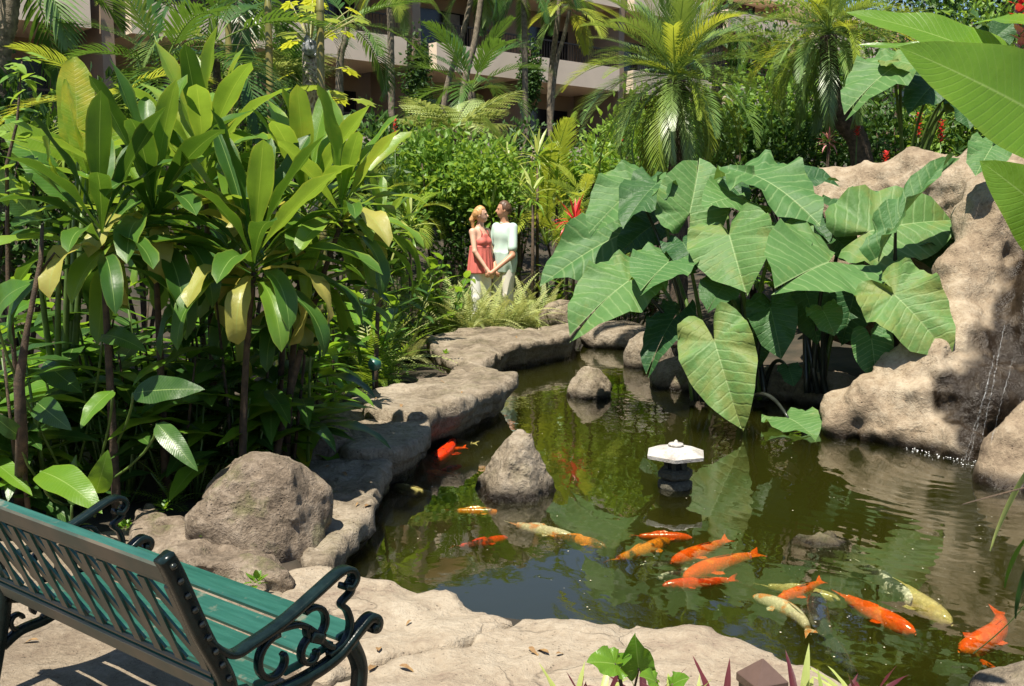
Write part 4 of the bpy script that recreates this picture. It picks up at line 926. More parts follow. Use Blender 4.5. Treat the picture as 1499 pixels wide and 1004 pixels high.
palm(gp(605, 14.2), None, at(600, 320, 14.2), ARECA, mPY, 12, (20, 90), (.4, .6), 'small yellow green palm between the bank ferns and the round shrub', seed=42)
palm(gp(850, 14.6), None, at(852, 300, 14.6), ARECA, mPY, 13, (20, 95), (.4, .6), 'small yellow palm above the red spiky plant', seed=43)
palm(gp(545, 12.6), None, at(548, 300, 12.6), ARECA, mP, 12, (20, 95), (.4, .6), 'small green palm beside the round shrub', seed=44)
def tree_fern():
    b = gp(668, 17.5); c = at(662, 192, 17.5)
    r = thing('tree_fern', 'spreading pale tree fern above the rounded shrub', 'tree fern', b)
    trunk_ring(r, [b, c], .11, .10, M_DTRUNK, 14)
    rosette(r, c-b, TFERN, lambda q, rs: M_TREEFERN, 17, 45, 88, (.75, .95), name='frond', seed=4)
    b = gp(395, 12.5); c = at(385, 110, 12.5); r = thing('tree_fern', 'tree fern between the bamboo canes', 'tree fern', b)
    trunk_ring(r, [b, c], .09, .08, M_DTRUNK, 14); rosette(r, c-b, TFERN, lambda q, rs: M_TREEFERN, 13, 50, 90, (.6, .8), name='frond', seed=5)
tree_fern()

def bamboo(px, D, ptop, rad, label):
    b = gp(px, D); t = at(ptop, -40, D); r = thing('bamboo_cane', label, 'bamboo', b)
    n = 11; P = []; Rr = []
    for i in range(n):
        for f, k in ((0, 1.0), (.03, 1.14), (.06, 1.0), (.97, 1.0)): q = (i+f)/n; P.append(b+(t-b)*q); Rr.append(rad*k*(1-.15*q))
    stem(r, P, Rr, M_BAMBOO, 'culm', 10)
bamboo(398, 10.2, 391, .040, 'straight green bamboo cane behind the ti plants'); bamboo(468, 9.8, 468, .042, 'brown bamboo cane in front of the papaya trunk'); bamboo(338, 10.6, 332, .038, 'dark brown bamboo cane beside the feathery palm')

def papaya():
    b = gp(455, 10.6); r = thing('papaya_tree', 'papaya tree with scarred grey trunk and yellow leaves', 'tree', b)
    stem(r, [b, at(456, 200, 10.6), at(455, 130, 10.6), at(453, 75, 10.6)], [.10, .09, .085, .075], M_PTRUNK, 'trunk', 12)
    rs = random.Random(3)
    lobes = []
    b3 = MB()
    for k in range(7):
        a = R(-115+230*k/6); l = .17*(1-.35*abs(k-3)/3); d = Vector((math.sin(a), math.cos(a), -.12)); s = Vector((math.cos(a), -math.sin(a), 0))
        p = d*l; b3.add([(0, 0, 0), d*l*.55+s*l*.28, p*.8+s*l*.1, p, p*.8-s*l*.1, d*l*.55-s*l*.28], [(0, 1, 2, 3, 4, 5)], [(.5, 0), (1, .5), (.7, .8), (.5, 1), (.3, .8), (0, .5)])
    pl = b3.mesh('papaya_leaf')
    c0 = at(454, 72, 10.6)
    for k in range(30):
        px, py = rs.choice([(435, 30), (500, 35), (430, 60), (520, 15), (440, 5), (505, 95), (480, 60), (425, 12), (530, 22), (470, 10), (500, 140), (430, 120), (490, 25)])
        p = at(px+rs.gauss(0, 12), py+rs.gauss(0, 9), 10.6+rs.gauss(0, .25)); a = math.atan2((p-c0).y, (p-c0).x)
        ob = bpy.data.objects.new('leaf', pl); link(ob, r); s = rs.uniform(.6, 1.15)
        ob.matrix_local = frame(p-b, (math.cos(a), math.sin(a), -.4), (0, -.2, 1), s, s, s)
        if not pl.materials: pl.materials.append(M_PAPAYA)
        st = c0 if py < 90 else at(456, py+20, 10.6)
        stem(r, bez(st, (st+p)/2+Vector((0, 0, .08)), p, 5), .006, M_PALEST, 'petiole', 5)
    w_ = thing('plastic_wrap', 'crumpled dark grey plastic wrapped round the papaya trunk top', 'plastic bag', at(455, 72, 10.5))
    ax, G = grid((-.13, -.13, -.14), (.13, .13, .2), .012); B_ = np.broadcast_arrays(*G)
    f = smin(ell(G, (0, 0, 0), (.085, .085, .1)), cap(G, (0, 0, .06), (-.03, -.02, .15), .04, .02), .03)+.03*fbm(*B_, 14, 3, 2)
    V, Q = surfnet(f, *ax); part('bag', mesh('bag', V, Q), plain('grey_plastic', (.06, .065, .08), .25, col2=(.35, .36, .4), scale=14), w_)
M_PALEST = plain('pale_petiole', (.35, .33, .12), .6)
papaya()

def bush(px, D, h, rad, n, ls, mat, label, seed, group=None, name='shrub', lw=.5, py=None, clump=16):
    c = at(px, py, D) if py is not None else gp(px, D)+Vector((0, 0, h)); b = Vector((c.x, c.y, gz(c.x, c.y)))
    r = thing(name, label, 'shrub', b, group)
    for k in range(4):
        a = k*1.6+seed; e = c+Vector((math.cos(a)*rad[0]*.5, math.sin(a)*rad[1]*.5, rad[2]*.3)); stem(r, bez(b, (b+e)/2+Vector((0, 0, .1)), e, 5), [.03, .026, .022, .018, .012, .008], M_STEM, 'stem', 5)
    o = part('foliage', foliage(n, rad, ls, lw, seed, clump), mat, r, Matrix.Translation(c-b)); o['kind'] = 'stuff'
bush(640, 15.4, 0, (.85, .6, .75), 3600, .12, M_BUSH, 'dense rounded light green shrub beside the woman', 1, py=262, clump=40, lw=.6)
bush(712, 15.0, 0, (.55, .5, .6), 1900, .11, M_BUSH, 'smaller glossy shrub right behind the woman', 2, py=262, clump=26, lw=.6)
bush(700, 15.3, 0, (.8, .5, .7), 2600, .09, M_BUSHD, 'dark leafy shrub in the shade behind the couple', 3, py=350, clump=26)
bush(560, 13.0, 0, (.55, .5, .6), 1500, .1, M_BUSH, 'leafy shrub between the bank ferns and the round shrub', 4, py=330)
DARK = [(1110, 15.0, 190, 1.1, .9), (1075, 14.0, 240, .9, .7), (1160, 14.5, 215, .8, .6), (900, 17, 215, .8, .8), (1230, 15.5, 200, 1., .9), (1330, 14, 215, 1., .8), (1420, 13.5, 190, 1., .8), (1490, 13, 150, 1., 1.), (1390, 17, 70, 1.4, 1.3), (1480, 16, 60, 1.4, 1.4),
        (1290, 18, 120, 1.3, 1.2), (560, 17, 220, 1., .8), (820, 17.5, 250, 1., .7), (450, 13, 300, 1., .9), (760, 19, 215, 1.2, .8), (360, 12, 260, 1., 1.), (280, 12, 250, 1., 1.), (200, 11, 260, 1., 1.), (110, 10, 290, 1., 1.), (20, 9.5, 300, 1., 1.1),
        (500, 15, 250, .9, .7), (960, 15, 250, .9, .7), (620, 20, 210, 1.1, .7), (1140, 19, 120, 1.4, 1.1), (1010, 20, 190, 1.2, 1.), (-60, 9, 250, 1.2, 1.2), (1560, 12, 200, 1.2, 1.3), (1300, 24, 10, 2.2, 1.6), (1430, 22, 0, 2.2, 1.8), (1540, 20, 10, 2.2, 2.), (1180, 27, 40, 2.2, 1.6), (1335, 27, -25, 3., 2.2)]
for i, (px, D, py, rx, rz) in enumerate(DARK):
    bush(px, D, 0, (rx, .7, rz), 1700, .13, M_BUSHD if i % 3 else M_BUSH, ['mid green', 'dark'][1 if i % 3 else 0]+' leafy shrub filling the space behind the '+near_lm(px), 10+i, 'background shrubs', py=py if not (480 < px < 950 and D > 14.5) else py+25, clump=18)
for i, (px, D, py) in enumerate([(780, 14.6, 300), (787, 15.2, 245), (760, 15.0, 290), (815, 15.5, 285), (745, 15.6, 250), (868, 15, 265), (720, 14.6, 330), (830, 14.3, 350), (600, 12.4, 350)]):
    c = at(px, py, D); b = Vector((c.x, c.y, gz(c.x, c.y))); r = thing('dracaena_plant', ('tall' if py < 280 else 'short')+' green dracaena with strap leaves near the '+near_lm(px), 'plant', b, 'dracaenas behind the couple')
    stem(r, [b, (b+c)/2, c], [.03, .025, .02], M_STEM)
    rosette(r, c-b, STRAP, lambda q, rs: M_TI if rs.random() < .7 else M_PALE, 24, 8, 115, (.9, 1.4), seed=300+i, rise=.25)
for i in range(26):
    px, D = [(1330, 12.4), (1360, 12.8), (1300, 13.4), (1400, 12.0), (1440, 12.4), (1480, 11.5), (1270, 13.6), (1180, 13.2), (1150, 13.6), (1350, 15), (1420, 14.5), (620, 13.2), (590, 11.5), (560, 10.5), (880, 14.6), (920, 14.4), (850, 14.8), (530, 9.6), (655, 14), (1210, 12.6), (1240, 12.4), (510, 11.0), (1310, 11.8), (1380, 11.6), (945, 13.8), (900, 13.6)][i]
    b = gp(px, D); r = thing('ginger_plant', 'leafy ginger clump growing behind or beside the '+near_lm(px), 'plant', b, 'gingers behind the pond'); rs2 = random.Random(i)
    hh = .75+.4*(i < 13)
    for c in range(4):
        o = Vector((rs2.uniform(-.3, .3), rs2.uniform(-.25, .25), 0)); le = Vector((rs2.uniform(-.35, .35), rs2.uniform(-.35, .1), rs2.uniform(.7, 1.2)*hh))
        stem(r, [b+o, b+o+le*.5, b+o+le], [.012, .01, .006], M_GSTEM, n=5)
        for j in range(7):
            q = .25+.75*(j+.5)/7; a = (j % 2)*math.pi+rs2.uniform(-.5, .5)+i; s = rs2.uniform(.7, 1.1); ob = bpy.data.objects.new('leaf', GIN[j % 3]); link(ob, r)
            ob.matrix_local = frame(o+le*q, (math.cos(a), math.sin(a), .6), (0, 0, 1), s, s, s)
            ob.material_slots[0].link = 'OBJECT'; ob.material_slots[0].material = M_GING if rs2.random() < .6 else M_GINGD
for i, (px, py, D, h) in enumerate([(1345, 185, 11.8, .26), (1378, 195, 11.7, .26), (1297, 235, 12, .18), (910, 208, 16, .3), (490, 158, 13, .35), (578, 196, 15, .4), (1255, 190, 12.3, .18)]):
    c = at(px, py, D); b = Vector((c.x, c.y, gz(c.x, c.y))); f = thing('ginger_flower', ['red torch flower on a stalk between the leaning palm and the waterfall rock', 'red flower spike in front of the hotel terrace'][3 <= i <= 5], 'flower', b, ['red flowers behind the waterfall', 'red flowers by the hotel'][3 <= i <= 5])
    stem(f, [b, (b+c)/2, c+Vector((0, 0, h*.4))], .008, M_GSTEM, n=5)
    for k in range(20):
        q = k/19; a = k*2.4; ob = bpy.data.objects.new('bract', BRACT); link(ob, f); ob.matrix_local = frame(c-b+Vector((0, 0, h*(q-.5))), (math.cos(a)*.8, math.sin(a)*.8, .8), (-math.cos(a), -math.sin(a), .8), 1.3, 1.3, 1.3)
def spiky(px, py, D, n, mat, label, sc, name='bromeliad', cat='plant', seed=0, group=None, tilt=(5, 85)):
    c = at(px, py, D); c2 = c.copy(); c2.z = max(gz(c.x, c.y), c.z-.6) if D > 8 else gz(c.x, c.y); r = thing(name, label, cat, c2, group)
    if c.z-c2.z > .05: stem(r, [c2, c], [.02, .015], M_STEM)
    rosette(r, c-c2, STRAP, lambda q, rs: mat if not callable(mat) else mat(rs), n, tilt[0], tilt[1], (sc*.8, sc*1.2), seed=seed, rise=.08)
spiky(842, 330, 13.3, 26, M_RED, 'bright red spiky plant between the couple and the elephant ears', .95, seed=1)
spiky(1213, 212, 12.4, 22, M_PINK, 'pink spiky blossom beside the leaning palm trunk', .5, name='pink_flower', cat='flower', seed=2, tilt=(5, 110))
spiky(840, 360, 13.2, 20, lambda rs: M_PURPLE if rs.random() < .5 else M_GING, 'dark red and green cordyline under the red spiky plant', .9, name='cordyline_plant', seed=3)
# hanging vines on the hotel pillars
for i, (px, y0, y1, D) in enumerate([(612, 40, 215, 31.5), (775, 60, 165, 34.5), (420, 20, 170, 28.5)]):
    c = (at(px, y0, D)+at(px, y1, D))/2; hh = (at(px, y0, D)-at(px, y1, D)).z/2
    r = thing('climbing_vine', ['green vine curtain covering the pillar between the left balconies', 'green vine on the pillar right of the middle balcony', 'dark vine hanging behind the papaya tree'][i], 'vine', (c.x, c.y, c.z-hh))
    o = part('foliage', foliage(2600, (.42, .25, hh), .14, .6, 60+i, 40, .1, -.6), M_BUSHD, r, Matrix.Translation((0, 0, hh))); o['kind'] = 'stuff'
    stem(r, [(c.x, c.y, gz(c.x, c.y)), (c.x, c.y, c.z+hh*.8)], .05, M_STEM)
# tall broad-crowned trees standing above the frame at the right and left; they shade and mirror in the water
for i, (x, y, h, rx, lb) in enumerate([(9.5, 19, 8.6, 3.0, 'tall broadleaf tree behind the waterfall rock'), (14, 22, 10.5, 4., 'large tree towering right of the hotel'), (13, 15, 8.5, 3.2, 'tall leafy tree beyond the right edge of the pond')]):
    b = Vector((x, y, gz(x, y))); r = thing('broadleaf_tree', lb, 'tree', b)
    stem(r, [b, b+Vector((.1, 0, h*.4)), b+Vector((.2, .1, h*.75))], [.28, .22, .14], M_TRUNK, 'trunk', 10)
    for k in range(5): a = k*1.25; stem(r, [b+Vector((.1, 0, h*.4)), b+Vector((math.cos(a)*rx*.4, math.sin(a)*rx*.4, h*.65)), b+Vector((math.cos(a)*rx*.7, math.sin(a)*rx*.7, h*.85))], [.12, .09, .04], M_TRUNK, 'limb', 6)
    o = part('crown', foliage(9000, (rx, rx, rx*.8), .3, .5, 80+i, 60, .3), M_BUSHD, r, Matrix.Translation((0, 0, h*.85))); o['kind'] = 'stuff'

# ------------------------------------------------------------------ foreground bed: purple rhoeo, arrowhead plant
rs = random.Random(21)
for i, px in enumerate([838, 872, 945, 985, 1020, 1060, 1172, 1215, 1262]):
    b = on(px+rs.gauss(0, 5), 1120, 0); p = at(px, 1040, 2.98+rs.uniform(-.08, .08))
    r = thing('rhoeo_plant', 'low purple and green striped rosette plant beside the brown bollard', 'plant', (p.x, p.y, 0.), 'purple striped plants')
    rosette(r, (0, 0, .02), STRAP, lambda q, rs_: M_PURPLE if rs_.random() < .5 else M_PALE, 16, 5, 70, (.52, .74), seed=500+i)
    stem(r, [(p.x, p.y, 0), (p.x, p.y, .06)], .012, M_STEM)
r = thing('arrowhead_plant', 'arrowhead plant with two bright leaves on the coping edge', 'plant', on(915, 1062, 0.0))
for (jx, jy, tx, ty, D, wd, nh, mi) in [(900, 972, 858, 970, 2.8, 1.3, (.1, -.5, .85), 1), (903, 972, 925, 958, 2.85, .9, (-.2, -.6, .7), 3), (935, 978, 930, 930, 2.85, .95, (-.2, -.9, .2), 0), (960, 998, 935, 990, 2.7, 1.2, (0, -.5, .9), 1), (985, 1002, 1010, 992, 2.7, 1.2, (0, -.5, .9), 1)]:
    J = at(jx, jy, D); put(r, 'leaf', EAR[mi], M_GING, J, at(tx, ty, D-.03), nh, wd); stem(r, bez(r.location, (r.location+J)/2+Vector((.01, 0, .03)), J, 6), .004, M_PURPST, 'petiole', 5) if False else stem(r, bez(r.location, (r.location+J)/2+Vector((.01, 0, .03)), J, 6), .004, M_STEM, 'petiole', 5)

# ------------------------------------------------------------------ bench
def bench():
    Bn = thing('park_bench', 'green slatted park bench with lattice back and black scrolled iron ends', 'bench', (-1.095, 3.094, 0), rz=-.649)
    t = NT('black_green_iron'); co = t.n('TexCoord').outputs['Object']; nz = t.noise(co, 25., 4)
    M_IRON = t.done(t.n('BsdfPrincipled', {'Base Color': t.ramp(nz, [(.3, (.003, .007, .007)), (.7, (.008, .018, .017))]), 'Roughness': .25, 'Specular IOR Level': .25, 'Normal': t.bump(t.noise(co, 60., 3), .25, .004)}).outputs[0])
    t = NT('teal_painted_wood'); co = t.n('TexCoord').outputs['Object']
    g = t.noise(t.n('Mapping', {'Vector': co, 'Scale': (3., 40., 40.)}).outputs[0], 1.5, 5, .6); wr = t.noise(co, 9., 5, .7)
    c = t.ramp(g, [(.3, (.009, .058, .043)), (.7, (.023, .102, .078))]); c = t.mix(t.ramp(wr, [(.60, 0.), (.72, .75)]), c, (.20, .17, .12))
    M_TEAL = t.done(t.n('BsdfPrincipled', {'Base Color': c, 'Roughness': t.math('MULTIPLY_ADD', wr, .3, .22), 'Specular IOR Level': .6, 'Normal': t.bump(g, .25, .004)}).outputs[0])
    M_BACK = plain('brown_green_back', (.12, .10, .07), .45, col2=(.045, .065, .05), scale=6)  # brown-green tone for the rear faces of rails and slats
    M_BOLT = plain('bolt', (.05, .055, .05), .25, metal=.7)
    def plank(name, x0, x1, quad, mat=M_TEAL, parent=Bn):   # quad: four (y,z) corners, edges eased
        P = [Vector((0, y, z)) for y, z in quad]; V = []; cc = sum(P, Vector())/4
        ring = []
        for i in range(4):
            a, b, c_ = P[i-1], P[i], P[(i+1) % 4]; e = .006
            ring += [b+(a-b).normalized()*e, b+(c_-b).normalized()*e]
        b_ = MB(); n = 8
        for x in (x0, x1): V += [(x, q.y, q.z) for q in ring]
        b_.add(V, [(i, (i+1) % n, n+(i+1) % n, n+i) for i in range(n)]+[tuple(range(n))[::-1], tuple(range(n, 2*n))])
        o = part(name, b_.mesh(name, False, False), mat, parent)
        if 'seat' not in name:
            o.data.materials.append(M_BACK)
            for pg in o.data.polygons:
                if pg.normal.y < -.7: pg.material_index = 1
        return o
    L = .61
    # seat: five planks following a slight curve
    sy = [-.215, -.11, -.005, .10, .205]; sz = [.375, .362, .362, .374, .392]; an = [-.18, -.06, .05, .16, .12]
    for y, z, a in zip(sy, sz, an):
        d = Vector((0, math.cos(a), math.sin(a)))*.044; u = Vector((0, -math.sin(a), math.cos(a)))*.011; c0 = Vector((0, y, z))
        plank('seat_slat', -L+.02, L-.02, [((c0-d-u).y, (c0-d-u).z), ((c0+d-u).y, (c0+d-u).z), ((c0+d+u).y, (c0+d+u).z), ((c0-d+u).y, (c0-d+u).z)])
    # back plane
    y0, z0, y1, z1 = -.262, .405, -.415, .795
    bd = Vector((0, y1-y0, z1-z0)).normalized(); bn = Vector((0, -bd.z, bd.y))      # bn points backwards
    def bp(s, w): p = Vector((0, y0, z0))+bd*s+bn*w; return (p.y, p.z)
    S_ = math.hypot(y1-y0, z1-z0)
    plank('top_rail', -L+.02, L-.02, [bp(S_-.05, -.016), bp(S_+.008, -.016), bp(S_+.008, .018), bp(S_-.05, .018)])
    plank('bottom_rail', -L+.02, L-.02, [bp(-.03, -.014), bp(.03, -.014), bp(.03, .016), bp(-.03, .016)])
    plank('lattice_frame', -L+.03, L-.03, [bp(S_-.075, -.008), bp(S_-.053, -.008), bp(S_-.053, .008), bp(S_-.075, .008)]); plank('lattice_frame', -L+.03, L-.03, [bp(.032, -.008), bp(.052, -.008), bp(.052, .008), bp(.032, .008)])
    for x in (-L+.045, L-.045): plank('lattice_frame', x-.016, x+.016, [bp(.053, -.008), bp(S_-.076, -.008), bp(S_-.076, .008), bp(.053, .008)])
    a0, a1 = .054, S_-.077; n = 11; step = (2*L-.13)/n
    def strip(x0, s0, x1, s1, w, wd=.011, name='lattice_slat'):
        A, B_ = Vector((x0, *bp(s0, w))), Vector((x1, *bp(s1, w))); d = (B_-A).normalized(); q = d.cross(bn).normalized()*wd; h = bn*.0035
        b_ = MB(); b_.add([A-q-h, A+q-h, B_+q-h, B_-q-h, A-q+h, A+q+h, B_+q+h, B_-q+h], [(0, 1, 2, 3), (7, 6, 5, 4), (0, 4, 5, 1), (1, 5, 6, 2), (2, 6, 7, 3), (3, 7, 4, 0)])
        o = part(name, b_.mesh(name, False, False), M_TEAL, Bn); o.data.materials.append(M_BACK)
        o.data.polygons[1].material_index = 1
    X0 = -L+.065
    for i in range(1, n): strip(X0+i*step, a0, X0+i*step, a1, .004, .017)
    run = (a1-a0)*.75; k = int((2*L-.13+run)/step)
    for i in range(-int(run/step), n):
        for sg, w in ((1, -.0035),):
            xa, xb = X0+i*step, X0+i*step+run; sa, sb = a0, a1
            if xa < X0: sa = a0+(X0-xa)/run*(a1-a0); xa = X0
            if xb > L-.065: sb = a0+(L-.065-(X0+i*step))/run*(a1-a0); xb = L-.065
            if sb-sa > .02: strip(xa, sb+sa-sa if False else a1-(sa-a0), xb, a1-(sb-a0), w, .015)
    # iron ends: flat bars swept along curves in the end plane
    def spiral(c, r0, r1, a0_, a1_, n=18): return [(c[0]+(r0+(r1-r0)*i/n)*math.cos(a0_+(a1_-a0_)*i/n), c[1]+(r0+(r1-r0)*i/n)*math.sin(a0_+(a1_-a0_)*i/n)) for i in range(n+1)]
    def bar(x, pts, th, wd, parent, name, ends=(1, 1)):
        P = [Vector((0, y, z)) for y, z in pts]; N = len(P); V = []; Fc = []
        for i, p in enumerate(P):
            tg = (P[min(i+1, N-1)]-P[max(i-1, 0)]).normalized(); q = Vector((0, -tg.z, tg.y))
            f = i/(N-1); th_ = (th if not hasattr(th, '__len__') else th[0]+(th[1]-th[0])*f)/2
            e = .25
            for sx, sq in ((-1, -1+e), (-1, 1-e), (-1+e, 1), (1-e, 1), (1, 1-e), (1, -1+e), (1-e, -1), (-1+e, -1)):
                v = p+q*sq*th_; V.append((x+sx*wd/2, v.y, v.z))
        for i in range(N-1):
            for k in range(8): Fc.append((i*8+k, i*8+(k+1) % 8, (i+1)*8+(k+1) % 8, (i+1)*8+k))
        Fc += [tuple(range(8))[::-1], tuple((N-1)*8+k for k in range(8))]
        b_ = MB(); b_.add(V, Fc); return part(name, b_.mesh(name, True, False), M_IRON, parent)
    def smooth(pts, n=8):
        P = [Vector((y, z, 0)) for y, z in pts]; out = []
        for k in range(len(P)-1):
            a, b_ = P[k], P[k+1]; m0 = (b_-P[max(0, k-1)])/2; m1 = (P[min(len(P)-1, k+2)]-a)/2
            for i in range(n): f = i/n; v = a*(2*f**3-3*f*f+1)+m0*(f**3-2*f*f+f)+b_*(-2*f**3+3*f*f)+m1*(f**3-f*f); out.append((v.x, v.y))
        return out+[pts[-1]]
    for sx in (-1, 1):
        x = sx*(L+.004); E_ = part('end_frame', bpy.data.meshes.new('end_frame'), None, Bn)
        E_.data = bar(x, smooth([(-.43, .822), (-.40, .76), (-.33, .58), (-.262, .43), (-.262, .33), (-.30, .16), (-.34, 0)]), .044, .042, Bn, 'tmp').data
        bpy.data.objects.remove([o for o in Bn.children if o.name.startswith('tmp')][0])
        E_.data.name = 'end_frame'
        bar(x, smooth([(-.262, .36), (-.16, .335), (0, .33), (.13, .35), (.22, .40), (.27, .425), (.30, .408), (.295, .385), (.275, .392)]), .030, .042, E_, 'seat_rail')
        bar(x, smooth([(.19, .37), (.225, .28), (.21, .14), (.245, 0)]), (.045, .035), .042, E_, 'front_leg')
        bar(x, smooth([(-.335, .585), (-.25, .50), (-.17, .505), (-.06, .53), (.06, .575), (.15, .608), (.195, .603), (.21, .575), (.19, .552), (.165, .56)]), .020, .044, E_, 'armrest')
        bar(x, smooth([(.20, .575), (.195, .535), (.155, .51), (.178, .48), (.19, .43), (.165, .385), (.10, .368)]), .018, .026, E_, 'arm_support')
        bar(x, spiral((.045, .475), .062, .022, R(120), R(120)-R(330)), (.018, .015), .026, E_, 'scroll')
        bar(x, smooth([(-.10, .512), (-.01, .50), (.05, .455), (.09, .405), (.12, .385)]), .018, .026, E_, 'scroll')
        bar(x, spiral((-.095, .425), .075, .028, R(80), R(80)+R(300)), (.020, .015), .026, E_, 'scroll')
        bar(x, spiral((.035, .40), .052, .018, R(60), R(60)+R(300)), (.018, .014), .026, E_, 'scroll')
        bar(x, smooth([(.03, .452), (.075, .428)], 4), .034, .034, E_, 'collar')
        # leg bracket scrolls under the seat
        bar(x, smooth([(-.275, .19), (-.21, .225), (-.12, .235), (-.04, .265), (.02, .325)]), (.03, .034), .03, E_, 'bracket')
        bar(x, spiral((-.215, .265), .035, .016, R(-60), R(-60)-R(290)), (.016, .014), .026, E_, 'scroll'); bar(x, spiral((-.145, .285), .042, .016, R(-70), R(-70)+R(300)), (.016, .014), .026, E_, 'scroll')
        for k in range(9):
            q = .06+.9*k/8; y = -.43+(.168)*q; z = .822-.392*q; b_ = MB(); b_.tube([(x+sx*.02, y, z), (x+sx*.028, y, z), (x+sx*.031, y, z)], [.010, .009, .004], 8); part('bolt', b_.mesh('bolt', True, False), M_BOLT, E_)
bench()

# ------------------------------------------------------------------ lantern, bollard, spotlight
def lathe6(b, prof, n=6, rot=0., sm=False):
    V = []; Fc = []
    for r, z in prof:
        for k in range(n): a = 2*math.pi*k/n+rot; V.append((r*math.cos(a), r*math.sin(a), z))
    for i in range(len(prof)-1):
        for k in range(n): Fc.append((i*n+k, i*n+(k+1) % n, (i+1)*n+(k+1) % n, (i+1)*n+k))
    Fc += [tuple(range(n))[::-1], tuple((len(prof)-1)*n+k for k in range(n))]; b.add(V, Fc)
def lantern():
    p = on(988, 712, WATER); r = thing('stone_lantern', 'small stone lantern with white hexagonal roof standing in the pond', 'lantern', (p.x, p.y, -.6))
    ms = stonemat('dark_lantern_stone', (.05, .045, .035), (.12, .11, .08), (.22, .20, .15), sc=3, moss=.4); mw = stonemat('pale_lantern_stone', (.22, .19, .16), (.44, .41, .37), (.55, .53, .49), sc=4, bump=.5, moss=.25)  # dark stone for the lower parts, pale stone for roof and finial
    Z = .46   # water level in lantern coordinates
    for name, prof, n, mt, ro in (('pedestal', [(.10, 0), (.10, Z-.02), (.115, Z+.0), (.115, Z+.035), (.085, Z+.05)], 12, ms, 0), ('platform', [(.075, Z+.051), (.12, Z+.075), (.122, Z+.105), (.095, Z+.125)], 6, ms, .2), ('roof', [(.08, Z+.196), (.205, Z+.205), (.208, Z+.228), (.12, Z+.262), (.05, Z+.273), (.035, Z+.274)], 6, mw, .35), ('finial', [(.045, Z+.2745), (.052, Z+.283), (.046, Z+.292), (.014, Z+.296), (.012, Z+.308), (.003, Z+.315)], 16, mw, 0)):
        b = MB(); lathe6(b, prof, n, ro); part(name, b.mesh(name, n > 6, False), mt, r)
    lb = part('light_box', (lambda b: (lathe6(b, [(.055, Z+.1255), (.055, Z+.195)], 6, .2), b.mesh('light_box', False, False))[1])(MB()), plain('opening_shade', (.012, .012, .01), .9), r)  # solid near-black core, its colour standing in for shade inside the openings
    for k in range(6):
        a = math.pi/3*k+.2; b = MB(); c, s = .066*math.cos(a), .066*math.sin(a); b.box((c-.012, s-.012, Z+.1256), (c+.012, s+.012, Z+.1955)); part('post', b.mesh('post', False, False), ms, lb)
lantern()
def bollard():
    p = at(1115, 1010, 2.85); r = thing('bollard', 'short brown metal bollard with pyramid cap in the front bed', 'bollard', (p.x, p.y, 0), rz=.35)
    m = plain('brown_powder_coat', (.105, .065, .05), .42, var=.12, scale=20, bump=.1); z = at(1115, 990, 2.85).z
    b = MB(); lathe6(b, [(.07, 0), (.07, z-.03)], 4, math.pi/4); part('post', b.mesh('post', False, False), m, r)
    b = MB(); lathe6(b, [(.075, z-.029), (.078, z-.026), (.078, z-.003), (.075, z), (.004, z+.055)], 4, math.pi/4); part('pyramid_cap', b.mesh('pyramid_cap', False, False), m, r)
bollard()
def spot():
    p = at(546, 535, 8.6); r = thing('garden_spotlight', 'small green cylindrical spotlight among the bank ferns', 'lamp', (p.x, p.y, gz(p.x, p.y)))
    h = p.z-r.location.z; m = plain('green_enamel', (.02, .10, .08), .35)
    b = MB(); b.tube([(0, 0, 0), (0, 0, max(.06, h-.03))], .012, 8); part('stake', b.mesh('stake'), M_DSTEM, r)
    b = MB(); b.tube([(-.01, .06, h-.01), (0, .05, h-.01), (.02, -.05, h+.02), (.024, -.07, h+.025)], [.03, .05, .055, .058], 16); part('housing', b.mesh('housing'), m, r)
spot()

# ------------------------------------------------------------------ koi
def koi_mat(name, base, patch, amt, belly=(.7, .5, .35), sc=9., rough=.22):
    t = NT(name); co = t.n('TexCoord').outputs['Object']; rnd = t.n('ObjectInfo').outputs['Random']
    off = t.n('VectorMath', {0: co, 1: t.n('CombineXYZ', {0: t.math('MULTIPLY', rnd, 30.), 1: t.math('MULTIPLY', rnd, 17.)}).outputs[0]}, operation='ADD').outputs[0]
    nz = t.noise(off, sc, 3, .5); f = t.ramp(nz, [(amt-.03, 1.), (amt+.03, 0.)])
    sp = t.n('TexVoronoi', {'Vector': t.n('Mapping', {'Vector': co, 'Scale': (1, .7, 1)}).outputs[0], 'Scale': 75.}).outputs[0]
    col = t.mix(f, base, patch); col = t.mix(t.math('MULTIPLY', t.ramp(sp, [(.25, 0.), (.6, 1.)]), .45), col, tuple(c*.5 for c in base))
    return t.done(t.n('BsdfPrincipled', {'Base Color': col, 'Roughness': rough, 'Normal': t.bump(sp, .25, .004)}).outputs[0])
K_OR = koi_mat('koi_orange', (.80, .085, .004), (.85, .17, .01), .42); K_RED = koi_mat('koi_red_black', (.72, .04, .005), (.02, .015, .015), .46); K_YEL = koi_mat('koi_golden', (.72, .22, .01), (.8, .32, .03), .4)
K_YB = koi_mat('koi_golden_dark_head', (.72, .20, .008), (.03, .02, .015), .44); K_WH = koi_mat('koi_white', (.66, .56, .42), (.7, .22, .05), .45); K_CR = koi_mat('koi_cream', (.52, .42, .18), (.45, .33, .1), .45); K_BK = koi_mat('koi_black', (.03, .03, .034), (.10, .10, .10), .42); K_BW = koi_mat('koi_black_white', (.035, .035, .036), (.65, .6, .52), .44, sc=14)
